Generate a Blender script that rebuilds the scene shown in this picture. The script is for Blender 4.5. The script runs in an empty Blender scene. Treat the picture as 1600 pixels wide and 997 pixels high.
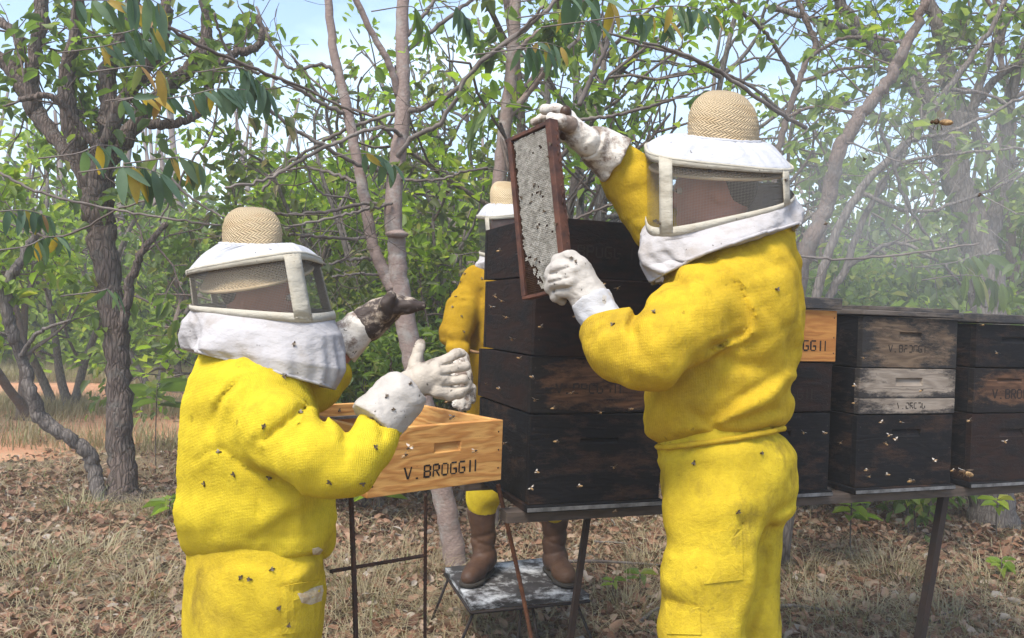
import bpy, math, random
import numpy as np
from mathutils import Vector, Matrix
rng = np.random.default_rng(7); random.seed(7)
S = bpy.context.scene
COL = S.collection
# ---------------- camera ----------------
F = 1250.0; EYE = 1.32; ROLL = math.radians(2.0); PITCH = math.radians(-0.35)
c_r, s_r = math.cos(ROLL), math.sin(ROLL)
FWD = np.array([0, math.cos(PITCH), math.sin(PITCH)])
UP0 = np.array([0, -math.sin(PITCH), math.cos(PITCH)])
RT0 = np.array([1.0, 0, 0])
RT = RT0 * c_r + UP0 * s_r
UPV = UP0 * c_r - RT0 * s_r
CAM = np.array([0, 0, EYE])
cam = bpy.data.cameras.new('camera'); cam_o = bpy.data.objects.new('camera', cam); COL.objects.link(cam_o)
M = Matrix(((RT[0], UPV[0], -FWD[0], 0), (RT[1], UPV[1], -FWD[1], 0), (RT[2], UPV[2], -FWD[2], EYE), (0, 0, 0, 1)))
cam_o.matrix_world = M
cam.lens = F / 1600 * 36; cam.sensor_width = 36; cam.clip_start = 0.05; cam.clip_end = 500
S.camera = cam_o
# ---------------- light ----------------
SUN_EL, SUN_AZ = math.radians(58), math.radians(212)   # azimuth clockwise from +Y
w = bpy.data.worlds.new('World'); S.world = w; w.use_nodes = True
nt = w.node_tree; nt.nodes.clear()
out = nt.nodes.new('ShaderNodeOutputWorld'); bg = nt.nodes.new('ShaderNodeBackground')
sky = nt.nodes.new('ShaderNodeTexSky'); sky.sky_type = 'NISHITA'; sky.sun_disc = False
sky.sun_elevation = SUN_EL; sky.sun_rotation = SUN_AZ; sky.air_density = 1.1; sky.dust_density = 1.5; sky.ozone_density = 1.5
tc = nt.nodes.new('ShaderNodeTexCoord'); mp = nt.nodes.new('ShaderNodeMapping'); mp.inputs['Scale'].default_value = (1, 1, 2.2)
nz = nt.nodes.new('ShaderNodeTexNoise'); nz.inputs['Scale'].default_value = 2.2; nz.inputs['Detail'].default_value = 7; nz.inputs['Roughness'].default_value = .55
cr = nt.nodes.new('ShaderNodeValToRGB'); cr.color_ramp.elements[0].position = .50; cr.color_ramp.elements[1].position = .80
mx = nt.nodes.new('ShaderNodeMix'); mx.data_type = 'RGBA'; mx.inputs['B'].default_value = (5.2, 6.1, 6.6, 1)
L = nt.links.new
L(tc.outputs['Generated'], mp.inputs['Vector']); L(mp.outputs['Vector'], nz.inputs['Vector']); L(nz.outputs['Fac'], cr.inputs['Fac'])
L(cr.outputs['Color'], mx.inputs['Factor']); L(sky.outputs['Color'], mx.inputs['A']); L(mx.outputs['Result'], bg.inputs['Color'])
bg.inputs['Strength'].default_value = 0.148
L(bg.outputs['Background'], out.inputs['Surface'])
sun = bpy.data.lights.new('sun', 'SUN'); sun.energy = 2.5; sun.angle = math.radians(22); sun.color = (1, .94, .84)
so = bpy.data.objects.new('sun', sun); COL.objects.link(so)
sd = Vector((math.sin(SUN_AZ) * math.cos(SUN_EL), math.cos(SUN_AZ) * math.cos(SUN_EL), math.sin(SUN_EL)))
so.rotation_euler = sd.to_track_quat('Z', 'Y').to_euler(); so.location = (0, 0, 12)
S.view_settings.view_transform = 'Standard'; S.view_settings.look = 'None'; S.view_settings.exposure = 1.12; S.view_settings.gamma = 1
S.cycles.max_bounces = 6; S.cycles.transparent_max_bounces = 24; S.cycles.volume_bounces = 1; S.cycles.volume_step_rate = 2.0

# ---------------- helpers ----------------
def P(px, py, d):
    """world point seen at photo pixel (px, py) whose distance along the view axis is d"""
    u = (px - 800) / F; v = -(py - 498.5) / F
    return CAM + d * (FWD + u * RT + v * UPV)
def proj(X, Y, Z):
    dx, dy, dz = X, Y, Z - EYE
    d = dx * FWD[0] + dy * FWD[1] + dz * FWD[2]
    return 800 + F * (dx * RT[0] + dy * RT[1] + dz * RT[2]) / d, 498.5 - F * (dx * UPV[0] + dy * UPV[1] + dz * UPV[2]) / d, d
def sm(px, d): return px * d / F      # pixels to metres at distance d

def newmesh(name, V, faces, smooth=True, attrs=None, uv=None):
    V = np.asarray(V, dtype=np.float32)
    me = bpy.data.meshes.new(name)
    if isinstance(faces, np.ndarray):
        n, k = faces.shape
        me.vertices.add(len(V)); me.vertices.foreach_set('co', V.ravel())
        me.loops.add(n * k); me.loops.foreach_set('vertex_index', faces.astype(np.int32).ravel())
        me.polygons.add(n); me.polygons.foreach_set('loop_start', np.arange(0, n * k, k, dtype=np.int32))
        me.update(calc_edges=True)
    else:
        me.from_pydata([tuple(map(float, v)) for v in V], [], faces); me.update()
    if smooth: me.polygons.foreach_set('use_smooth', np.ones(len(me.polygons), dtype=bool))
    if attrs:
        for k2, a in attrs.items():
            at = me.attributes.new(k2, 'FLOAT', 'POINT'); at.data.foreach_set('value', np.asarray(a, dtype=np.float32))
    if uv is not None:
        ul = me.uv_layers.new(name='UVMap'); li = np.empty(len(me.loops), dtype=np.int32); me.loops.foreach_get('vertex_index', li)
        ul.data.foreach_set('uv', np.asarray(uv, dtype=np.float32)[li].ravel())
    return me
def loc_of(o):
    return np.array(o.location) if o is not None else np.zeros(3)
def rootloc(o):
    l = np.zeros(3)
    while o is not None: l = l + np.array(o.location); o = o.parent
    return l
def add(name, V, faces, mat, parent=None, smooth=True, attrs=None, uv=None, world=True):
    """one mesh object; V in world coordinates (parents are never rotated when world=True)"""
    V = np.asarray(V, dtype=np.float64).reshape(-1, 3)
    if world and parent is not None: V = V - rootloc(parent)
    o = bpy.data.objects.new(name, newmesh(name, V, faces, smooth, attrs, uv))
    if mat: o.data.materials.append(mat)
    COL.objects.link(o)
    if parent is not None: o.parent = parent
    return o
def empty(name, loc, rz=0):
    o = bpy.data.objects.new(name, None); COL.objects.link(o); o.location = tuple(float(x) for x in loc); o.rotation_euler = (0, 0, rz); o.empty_display_size = .05
    return o
def tag(o, label=None, cat=None, group=None, kind=None):
    if label: o['label'] = label
    if cat: o['category'] = cat
    if group: o['group'] = group
    if kind: o['kind'] = kind
    return o
class MB:
    def __init__(s): s.v = []; s.f = []; s.n = 0; s.a = []
    def put(s, V, Fc, a=0.0):
        V = np.asarray(V, float).reshape(-1, 3)
        s.v.append(V); s.a.append(np.full(len(V), a))
        s.f += [tuple(int(i) + s.n for i in f) for f in Fc]; s.n += len(V)
    def build(s, name, mat, parent=None, smooth=True, world=True, attr=None):
        V = np.concatenate(s.v)
        return add(name, V, s.f, mat, parent, smooth, {attr: np.concatenate(s.a)} if attr else None, None, world)
BOXF = [(0, 3, 2, 1), (4, 5, 6, 7), (0, 1, 5, 4), (1, 2, 6, 5), (2, 3, 7, 6), (3, 0, 4, 7)]
def boxv(x0, x1, y0, y1, z0, z1):
    return np.array([(x0, y0, z0), (x1, y0, z0), (x1, y1, z0), (x0, y1, z0), (x0, y0, z1), (x1, y0, z1), (x1, y1, z1), (x0, y1, z1)], float)
def tube(pts, rad, sides=8, rough=0.0, seed=0, cap=True, twist=0.0):
    pts = np.asarray(pts, float); n = len(pts); rad = np.broadcast_to(np.asarray(rad, float), (n,))
    T = np.gradient(pts, axis=0); T /= np.linalg.norm(T, axis=1)[:, None] + 1e-9
    ref = np.array([0, 0, 1.0]) if abs(T[0, 2]) < .9 else np.array([0, 1.0, 0])
    U = np.empty_like(pts); u = np.cross(T[0], ref); u /= np.linalg.norm(u); U[0] = u
    for i in range(1, n):
        u = U[i - 1] - T[i] * np.dot(U[i - 1], T[i]); U[i] = u / (np.linalg.norm(u) + 1e-9)
    W = np.cross(T, U)
    a = np.linspace(0, 2 * math.pi, sides, endpoint=False)
    R = rad[:, None] * np.ones(sides)
    if rough:
        r2 = np.random.default_rng(seed); R = R * (1 + rough * (r2.random((n, sides)) - .5) * 2)
    A = a[None, :] + twist * np.arange(n)[:, None]
    V = pts[:, None, :] + R[:, :, None] * (np.cos(A)[:, :, None] * U[:, None, :] + np.sin(A)[:, :, None] * W[:, None, :])
    i = np.arange(n - 1)[:, None] * sides; j = np.arange(sides)[None, :]; j2 = (j + 1) % sides
    Fq = np.stack([i + j, i + j2, i + sides + j2, i + sides + j], -1).reshape(-1, 4)
    fs = [tuple(q) for q in Fq]
    if cap: fs.append(tuple(range(sides - 1, -1, -1))); fs.append(tuple(range((n - 1) * sides, n * sides)))
    return V.reshape(-1, 3), fs
def spline(pts, n):
    """Catmull-Rom through rows of any width"""
    p = np.asarray(pts, float)
    if len(p) < 3:
        t = np.linspace(0, 1, n)[:, None]; return p[0] * (1 - t) + p[-1] * t
    q = np.vstack([2 * p[0] - p[1], p, 2 * p[-1] - p[-2]]); o = []
    for t in np.linspace(0, len(p) - 1 - 1e-9, n):
        i = int(t); f = t - i; a, b, c, d = q[i:i + 4]
        o.append(.5 * ((2 * b) + (-a + c) * f + (2 * a - 5 * b + 4 * c - d) * f * f + (-a + 3 * b - 3 * c + d) * f ** 3))
    return np.array(o)

# ---------------- materials ----------------
class G:
    def __init__(s, name):
        s.m = bpy.data.materials.new(name); s.m.use_nodes = True; s.t = s.m.node_tree; s.t.nodes.clear()
        s.o = s.t.nodes.new('ShaderNodeOutputMaterial')
    def n(s, typ, ins={}, **kw):
        x = s.t.nodes.new('ShaderNode' + typ)
        for k, v in kw.items(): setattr(x, k, v)
        for k, v in ins.items():
            if hasattr(v, 'is_output') or isinstance(v, bpy.types.NodeSocket): s.t.links.new(v, x.inputs[k])
            else: x.inputs[k].default_value = v
        return x
    def coord(s, k='Object'): return s.n('TexCoord').outputs[k]
    def noise(s, scale, vec=None, detail=5, rough=.6, stretch=None, off=None, dist=0):
        vec = vec or s.coord()
        if stretch or off: vec = s.n('Mapping', {'Vector': vec, 'Scale': stretch or (1, 1, 1), 'Location': off or (0, 0, 0)}).outputs[0]
        return s.n('TexNoise', {'Vector': vec, 'Scale': scale, 'Detail': detail, 'Roughness': rough, 'Distortion': dist}).outputs['Fac']
    def ramp(s, fac, stops, interp='LINEAR'):
        r = s.n('ValToRGB', {'Fac': fac}); r.color_ramp.interpolation = interp; e = r.color_ramp.elements
        while len(e) < len(stops): e.new(.5)
        for i, (p, c) in enumerate(stops):
            e[i].position = p; e[i].color = (c, c, c, 1) if isinstance(c, (int, float)) else (*c, 1)
        return r.outputs['Color']
    def mix(s, fac, a, b, mode='MIX'):
        x = s.n('Mix', data_type='RGBA', blend_type=mode)
        for k, v in (('Factor', fac), ('A', a), ('B', b)):
            if isinstance(v, bpy.types.NodeSocket): s.t.links.new(v, x.inputs[k])
            elif k == 'Factor': x.inputs[k].default_value = v
            else: x.inputs[k].default_value = (*v, 1) if len(v) == 3 else v
        return x.outputs['Result']
    def math(s, op, a, b=0.0, c=0.0):
        x = s.n('Math', operation=op)
        for i, v in enumerate((a, b, c)):
            if isinstance(v, bpy.types.NodeSocket): s.t.links.new(v, x.inputs[i])
            else: x.inputs[i].default_value = v
        return x.outputs[0]
    def bump(s, h, strength=.4, dist=.01, normal=None):
        x = s.n('Bump', {'Height': h, 'Strength': strength, 'Distance': dist})
        if normal: s.t.links.new(normal, x.inputs['Normal'])
        return x.outputs[0]
    def bsdf(s, col, rough=.8, normal=None, metal=0, spec=.3, **kw):
        x = s.n('BsdfPrincipled')
        for k, v in (('Base Color', col), ('Roughness', rough), ('Metallic', metal), ('Specular IOR Level', spec)):
            if isinstance(v, bpy.types.NodeSocket): s.t.links.new(v, x.inputs[k])
            elif k == 'Base Color': x.inputs[k].default_value = (*v, 1)
            else: x.inputs[k].default_value = v
        for k, v in kw.items(): x.inputs[k.replace('_', ' ')].default_value = v
        if normal: s.t.links.new(normal, x.inputs['Normal'])
        return x.outputs[0]
    def done(s, sh): s.t.links.new(sh, s.o.inputs['Surface']); return s.m
def m_simple(name, col, rough=.7, col2=None, scale=20, bump=.2, bs=60, bd=.003, metal=0, spec=.3, **kw):
    g = G(name); c = col
    if col2: c = g.mix(g.ramp(g.noise(scale), [(.38, 0), (.62, 1)]), col, col2)
    nrm = g.bump(g.noise(bs), bump, bd) if bump else None
    return g.done(g.bsdf(c, rough, nrm, metal, spec, **kw))
def m_knit(name, a, b, dirt, dirt_amt=.5, off=(0, 0, 0), knit=.5):
    g = G(name); co = g.coord()
    big = g.ramp(g.noise(5, co, 4, .6, off=off), [(.35, 0), (.65, 1)])
    c = g.mix(big, a, b)
    st = g.noise(7, co, 8, .72, off=(off[0] + 3, off[1], off[2]), stretch=(1, 1, .7))
    c = g.mix(g.math('MULTIPLY', g.ramp(st, [(.54, 0), (.72, 1)]), dirt_amt), c, dirt)
    fz = g.noise(220, co, 3, .8); c = g.mix(g.math('MULTIPLY', fz, .35), c, tuple(x * .55 for x in a), 'MIX')
    sp = g.ramp(g.noise(34, co, 2, .5, off=(9, 2, 1)), [(.745, 0), (.76, 1)]); c = g.mix(g.math('MULTIPLY', sp, .35), c, (.03, .02, .01))
    wv = g.n('TexWave', {'Vector': co, 'Scale': 105, 'Distortion': 2.6, 'Detail': 2, 'Detail Scale': 3.0}, wave_type='BANDS', bands_direction='Z').outputs['Fac']
    wx = g.n('TexWave', {'Vector': co, 'Scale': 90, 'Distortion': 2.8, 'Detail': 1}, wave_type='BANDS', bands_direction='X').outputs['Fac']
    pill = g.noise(95, co, 4, .75)
    c = g.mix(g.ramp(g.noise(42, co, 6, .75), [(.40, .0), (.66, .30)]), c, tuple(x * .5 for x in b))
    c = g.mix(g.ramp(g.math('MULTIPLY', wv, wx), [(.0, .30 * knit), (.35, 0)]), c, tuple(x * .4 for x in b))
    n1 = g.bump(g.math('ADD', g.math('MULTIPLY', g.math('MULTIPLY', wv, wx), knit), g.math('ADD', g.math('MULTIPLY', fz, .6), pill)), .6, .0035)
    n2 = g.bump(g.noise(17, co, 5, .6, dist=.8), .32, .014, n1)
    sm_ = g.ramp(g.noise(3.1, co, 6, .7, off=(off[0] + 8, off[1], 2), stretch=(1, 1, .8)), [(.55, 0), (.75, 1)])
    c = g.mix(g.math('MULTIPLY', sm_, dirt_amt * .6), c, dirt)
    return g.done(g.bsdf(c, .95, n2, 0, .04))
M_yel_l = m_knit('lemon_wool_knit', (.71, .545, .035), (.61, .45, .028), (.22, .14, .02), .5)
M_yel_r = m_knit('mustard_wool_knit', (.64, .435, .032), (.54, .345, .024), (.17, .10, .02), .8, (4, 1, 2), .45)
M_yel_p = m_knit('lemon_trouser_knit', (.65, .48, .034), (.55, .385, .026), (.14, .09, .025), .95, (2, 7, 1), .15)
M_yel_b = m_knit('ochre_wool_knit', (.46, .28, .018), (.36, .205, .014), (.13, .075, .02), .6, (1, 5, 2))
def m_cloth(name, a, stain, amt, sc=9, off=(0, 0, 0)):
    g = G(name); co = g.coord()
    c = g.mix(g.math('MULTIPLY', g.ramp(g.noise(sc, co, 6, .65, off=off), [(.48, 0), (.7, 1)]), amt), a, stain)
    sp = g.ramp(g.noise(55, co, 2, .5, off=off), [(.72, 0), (.74, 1)]); c = g.mix(g.math('MULTIPLY', sp, .7), c, (.06, .05, .04))
    n1 = g.bump(g.noise(420, co, 2, .6), .25, .001); n2 = g.bump(g.noise(16, co, 4, .55, stretch=(1, 1, 1.8)), .45, .02, n1)
    return g.done(g.bsdf(c, .85, n2, 0, .2))
M_white = m_cloth('white_cotton', (.40, .38, .38), (.22, .175, .13), .6)
M_hood = m_cloth('white_hood_cotton', (.41, .41, .43), (.45, .42, .38), .3, off=(3, 3, 3))
M_tape = m_cloth('cream_canvas_tape', (.40, .37, .305), (.30, .24, .16), .4, 20)
def m_glove(name, dirt_amt, lo=.5, hi=.66, off=(0, 0, 0), base=(.40, .345, .28), dirt=(.10, .06, .04)):
    g = G(name); co = g.coord()
    st = g.noise(15, co, 7, .7, off=off)
    c = g.mix(g.ramp(g.noise(30, co, 5, .6), [(.4, 0), (.7, .6)]), base, tuple(x * .78 for x in base))
    c = g.mix(g.math('MULTIPLY', g.ramp(st, [(lo, 0), (hi, 1)]), dirt_amt), c, dirt)
    sp = g.ramp(g.noise(70, co, 2, .5, off=off), [(.7, 0), (.72, 1)]); c = g.mix(g.math('MULTIPLY', sp, .8), c, (.05, .04, .03))
    n1 = g.bump(g.noise(60, co, 5, .6), .5, .004)
    n2 = g.bump(g.noise(25, co, 3, .5, stretch=(1, 1, 2)), .4, .012, n1)
    return g.done(g.bsdf(c, .6, n2, 0, .3))
M_glove = m_glove('cream_goat_leather', .8, .54, .66)
M_glove_cl = m_glove('clean_white_leather', .5, .56, .72, (5, 0, 0), (.41, .375, .335), (.3, .22, .15))
M_glove_brown = m_glove('propolis_stained_leather', .97, .40, .50, (3, 0, 5), (.42, .34, .26), (.035, .022, .018))
M_glove_mid = m_glove('smeared_leather', .85, .47, .58, (6, 1, 2), (.62, .57, .50), (.12, .07, .045))
M_skin = m_simple('tanned_skin', (.36, .15, .10), .55, (.27, .11, .08), 12, .15, 80, .002)
M_hair = m_simple('dark_hair', (.015, .012, .01), .5, None, 20, .6, 150, .004)
M_eye = m_simple('eye_white', (.35, .32, .30), .25, None, 20, 0)
M_iris = m_simple('eye_iris', (.02, .012, .008), .2, None, 20, 0)
M_undershirt = m_simple('dark_undersuit', (.08, .07, .07), .9, None)
def m_straw(name, a, b):
    g = G(name); uv = g.coord('UV'); sx = g.n('SeparateXYZ', {'Vector': uv})
    u, v = sx.outputs[0], sx.outputs[1]
    zig = g.math('PINGPONG', g.math('MULTIPLY', v, 1.0), .009)
    k = g.math('ADD', g.math('MULTIPLY', u, 1.0), g.math('MULTIPLY', zig, 1.2))
    wv = g.math('SINE', g.math('MULTIPLY', k, 2 * math.pi / .0085))
    wv = g.math('MULTIPLY_ADD', wv, .5, .5)
    co = g.coord(); nn = g.noise(25, co, 5, .7)
    c = g.mix(nn, a, b); c = g.mix(g.math('MULTIPLY', g.ramp(wv, [(0, 1), (.45, 0)]), g.math('MULTIPLY', g.noise(14, g.coord(), 5, .7), .9)), c, tuple(x * .45 for x in b))
    c = g.mix(g.ramp(g.noise(8, co, 4, .6, stretch=(1, 1, 4)), [(.50, 0), (.7, .6)]), c, (.34, .22, .10))
    nrm = g.bump(g.math('ADD', wv, g.math('MULTIPLY', g.noise(200, co), .5)), .8, .004)
    return g.done(g.bsdf(c, .75, nrm, 0, .25))
M_straw = m_straw('woven_palm_straw', (.58, .455, .29), (.44, .33, .195))
M_straw2 = m_straw('pale_palm_straw', (.72, .57, .36), (.58, .44, .26))
def m_screen(name, wire, cover, pitch=.0022):
    g = G(name); uv = g.coord('UV'); sx = g.n('SeparateXYZ', {'Vector': uv}); k = 2 * math.pi / pitch
    a = g.math('SINE', g.math('MULTIPLY', sx.outputs[0], k)); b = g.math('SINE', g.math('MULTIPLY', sx.outputs[1], k))
    th = math.cos(math.pi * cover)
    mk = g.math('GREATER_THAN', g.math('MAXIMUM', a, b), th)
    tr = g.n('BsdfTransparent'); bs = g.bsdf(wire, .45, None, 0, .5)
    ms = g.n('MixShader', {'Fac': mk}); g.t.links.new(tr.outputs[0], ms.inputs[1]); g.t.links.new(bs, ms.inputs[2])
    return g.done(ms.outputs[0])
M_screen = m_screen('wire_gauze', (.22, .20, .175), .13, .0036)
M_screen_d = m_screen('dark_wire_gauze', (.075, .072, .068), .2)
def m_wood(name, light, dark, paint=None, amount=0.5, seed=0, pale=None, rough=.7, vert=False, scuff=(.30, .27, .24), edge=0):
    """plank wood with rings, optionally under worn paint (amount 0..1 of it left)"""
    g = G(name); co = g.coord(); oi = g.n('ObjectInfo').outputs['Random']
    off = g.n('CombineXYZ', {'X': g.math('MULTIPLY', oi, 9.0), 'Y': float(seed), 'Z': g.math('MULTIPLY', oi, 5.0)}).outputs[0]
    v = g.n('VectorMath', {0: co, 1: off}, operation='ADD').outputs[0]
    st = (1, 1, 9) if not vert else (9, 9, 1)
    warp = g.noise(3.2, v, 3, .5, stretch=(1, 1, 5) if not vert else (5, 5, 1))
    grain = g.noise(14, v, 6, .65, stretch=st)
    ring = g.math('SINE', g.math('MULTIPLY', warp, 46)); ring = g.math('MULTIPLY_ADD', ring, .5, .5)
    f = g.math('ADD', g.math('MULTIPLY', ring, .4), g.math('MULTIPLY', grain, .75))
    c = g.mix(g.ramp(f, [(.25, 0), (.9, 1)]), light, dark)
    c = g.mix(g.ramp(g.noise(60, v, 3, .5, stretch=(1, 1, 3)), [(.72, 0), (.76, 1)]), c, tuple(x * .25 for x in dark))
    r = rough; h = f
    if paint:
        wear = g.noise(7, v, 9, .74, stretch=(.8, .8, 2.2))
        if edge:
            sx = g.n('SeparateXYZ', {'Vector': co}); ex_ = g.math('POWER', g.math('ABSOLUTE', g.math('MULTIPLY_ADD', sx.outputs[0], 4.878, -1.0)), 3.0); ez_ = g.math('POWER', g.math('ABSOLUTE', g.math('MULTIPLY_ADD', sx.outputs[2], 2 / edge, -1.0)), 3.0)
            wear = g.math('SUBTRACT', wear, g.math('MULTIPLY', g.math('ADD', ex_, ez_), .16))
        lo = amount - .13
        pm = g.ramp(wear, [(max(0, lo), 1), (min(1, lo + .12), 0)])
        fine = g.ramp(g.noise(60, v, 5, .75, stretch=(1, 1, 4)), [(.60, 1), (.70, .35)])
        pc = g.mix(g.noise(11, v, 5, .7), paint, tuple(x * 1.9 + .004 for x in paint))
        pc = g.mix(g.ramp(g.noise(18, v, 8, .8, stretch=(.6, .6, 3)), [(.60, 0), (.78, .55)]), pc, scuff)
        c = g.mix(g.math('MULTIPLY', pm, fine), c, pc)
        h = g.math('ADD', f, g.math('MULTIPLY', pm, 1.2))
    if pale: c = g.mix(g.ramp(g.noise(16, v, 6, .7, stretch=(1, 1, 5)), [(.5, 0), (.62, 1)]), c, pale)
    nrm = g.bump(h, .5, .0025)
    return g.done(g.bsdf(c, r, nrm, 0, .12 if paint else .3))
M_pine = m_wood('fresh_pine_board', (.66, .37, .12), (.42, .175, .045), None)
M_pine2 = m_wood('orange_pine_board', (.44, .21, .06), (.30, .12, .035), (.05, .03, .02), .36, 3)
M_black = m_wood('black_painted_board', (.05, .027, .018), (.022, .013, .010), (.003, .003, .0038), .64, 1, scuff=(.04, .036, .034))
M_brownblack = m_wood('brown_black_board', (.026, .013, .010), (.014, .008, .007), (.0048, .0042, .0045), .54, 2, scuff=(.036, .024, .02))
M_worn = m_wood('worn_brown_board', (.13, .068, .038), (.05, .026, .017), (.007, .006, .006), .50, 5, scuff=(.09, .065, .05), edge=.157)
M_grayworn = m_wood('grey_worn_board', (.17, .12, .08), (.08, .055, .038), (.016, .015, .015), .46, 6, scuff=(.22, .18, .15), edge=.168)
M_pale = m_wood('peeling_pale_board', (.29, .245, .20), (.18, .145, .115), (.02, .018, .018), .43, 8, scuff=(.3, .26, .2), edge=.12)
M_lidm = m_wood('dark_lid_board', (.13, .11, .095), (.08, .065, .055), (.028, .028, .03), .55, 9, scuff=(.22, .21, .2))
M_rail = m_wood('grey_brown_rail', (.09, .068, .055), (.05, .038, .03), None)
M_silver = m_simple('aluminium_edge', (.16, .16, .165), .5, (.06, .06, .06), 30, .2)
M_ink = m_simple('burnt_lettering', (.012, .009, .008), .9, None, 10, .3)
M_ink2 = m_simple('faded_lettering', (.022, .016, .013), .85, None, 10, .3)
M_stool = m_wood('peeling_stool_board', (.055, .05, .05), (.03, .028, .028), (.33, .335, .34), .50, 4, scuff=(.5, .5, .5))
M_rust = m_simple('rusty_rebar', (.085, .04, .026), .85, (.045, .03, .025), 50, .6, 150, .003)
M_rust2 = m_simple('orange_rusty_rebar', (.20, .08, .035), .85, (.12, .05, .03), 50, .6, 150, .003)
M_post = m_simple('dark_rust_angle', (.014, .010, .0095), .6, (.022, .012, .009), 30, .5, 90, .002)
M_boot = m_simple('brown_work_leather', (.045, .022, .014), .55, (.085, .042, .022), 8, .5, 22, .012)
M_boot_toe = m_simple('scuffed_toe_leather', (.22, .12, .05), .6, (.14, .07, .03), 25, .4, 60, .004)
M_sole = m_simple('dark_rubber', (.03, .025, .02), .8, None)
M_framew = m_simple('propolis_red_wood', (.115, .045, .026), .6, (.045, .02, .015), 22, .6, 60, .004)
M_wax = m_simple('white_capped_wax', (.35, .33, .29), .6, (.20, .185, .155), 60, .5, 170, .003)
M_cell = m_simple('open_brown_cells', (.035, .014, .006), .4, (.06, .028, .012), 60, .3)
M_waxbase = m_simple('dark_comb_wax', (.12, .095, .07), .6, (.06, .035, .02), 60, .3)
M_bee = m_simple('bee_body', (.10, .055, .02), .6, (.03, .017, .01), 300, .3)
M_beepale = m_simple('bee_abdomen', (.42, .27, .12), .6, (.16, .09, .04), 350, .3)
M_wingd = m_simple('folded_wing', (.12, .09, .06), .4, None, 1, 0)
M_wing = m_simple('bee_wing', (.55, .50, .44), .35, None, 1, 0, Alpha=.62)
def m_bark(name, a, b, sc=1, st=(1, 1, .25), depth=.03, lichen=None, vor=1.0):
    g = G(name); co = g.coord()
    n1 = g.noise(18 * sc, co, 8, .7, stretch=st, dist=.6)
    vo = g.n('TexVoronoi', {'Vector': g.n('Mapping', {'Vector': co, 'Scale': st}).outputs[0], 'Scale': 26 * sc}, feature='DISTANCE_TO_EDGE').outputs['Distance']
    h = g.math('ADD', n1, g.math('MULTIPLY', g.ramp(vo, [(0, 0), (.25, .8)]), vor))
    if vor < .5: h = g.math('ADD', h, .25)
    c = g.mix(g.ramp(h, [(.35, 0), (.95, 1)]), a, b)
    if lichen: c = g.mix(g.ramp(g.noise(9, co, 6, .7), [(.52, 0), (.66, .75)]), c, lichen)
    return g.done(g.bsdf(c, .9, g.bump(h, .9, depth), 0, .15))
M_bark_rough = m_bark('rough_fissured_bark', (.055, .04, .034), (.17, .13, .11), 1.7, (1, 1, .20), .02, (.15, .14, .125), .6)
M_bark_smooth = m_bark('smooth_pinkish_bark', (.19, .135, .115), (.27, .205, .18), 1.6, (1, 1, 1.4), .006, (.33, .31, .285), .2)
M_bark_grey = m_bark('grey_bark', (.085, .07, .062), (.22, .19, .17), 2.2, (1, 1, .22), .010, None, .5)
M_bark_brown = m_bark('brown_branch_bark', (.065, .048, .042), (.17, .13, .11), 2.0, (1, 1, .35), .012, (.16, .15, .14), .4)
M_twig = m_simple('grey_twig', (.20, .17, .15), .85, (.10, .08, .07), 6, .4, 60, .003)
M_twig_d = m_simple('dark_twig', (.085, .065, .055), .85, (.15, .12, .10), 6, .4, 60, .003)
def m_leaf(name, stops, trans=.55, tcol=1.9, rough=.5):
    g = G(name); a = g.n('Attribute', attribute_name='rnd').outputs['Fac']
    c = g.ramp(a, stops); co = g.coord(); c = g.mix(g.math('MULTIPLY', g.noise(35, co, 3), .45), c, tuple(x * .5 for x in stops[0][1]))
    bs = g.bsdf(c, rough, None, 0, .35)
    tc_ = g.mix(1.0, c, (tcol, tcol * 1.05, tcol * .5, 1), 'MULTIPLY')
    tl = g.n('BsdfTranslucent', {'Color': tc_}).outputs[0]
    ms = g.n('MixShader', {'Fac': trans}); g.t.links.new(bs, ms.inputs[1]); g.t.links.new(tl, ms.inputs[2])
    return g.done(ms.outputs[0])
M_lf_bright = m_leaf('bright_green_leaf', [(0, (.13, .19, .035)), (.45, (.21, .31, .05)), (.85, (.30, .40, .07)), (1, (.42, .42, .10))], .5)
M_lf_mid = m_leaf('mid_green_leaf', [(0, (.08, .125, .04)), (.5, (.13, .195, .055)), (.9, (.19, .26, .07)), (1, (.30, .29, .09))], .5)
M_lf_teal = m_leaf('blue_green_leaf', [(0, (.06, .11, .065)), (.6, (.115, .185, .115)), (.80, (.18, .25, .13)), (.84, (.42, .30, .04)), (.93, (.48, .32, .05)), (1, (.34, .17, .07))], .3)
M_lf_olive = m_leaf('olive_leaf', [(0, (.08, .10, .045)), (.5, (.12, .15, .06)), (.9, (.18, .20, .08)), (1, (.28, .22, .12))], .5)
M_lf_pale = m_leaf('pale_green_leaf', [(0, (.12, .17, .07)), (.5, (.18, .25, .10)), (1, (.28, .32, .14))], .5)
M_litter = m_leaf('dead_leaf_litter', [(0, (.11, .052, .032)), (.3, (.26, .125, .072)), (.6, (.38, .21, .13)), (.85, (.48, .33, .235)), (1, (.52, .46, .40))], .12, 1.0, .75)
M_grass = m_leaf('dry_grass', [(0, (.25, .20, .12)), (.5, (.40, .33, .20)), (.8, (.48, .42, .27)), (.86, (.20, .25, .09)), (1, (.24, .30, .11))], .25, 1.1, .8)
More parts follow.
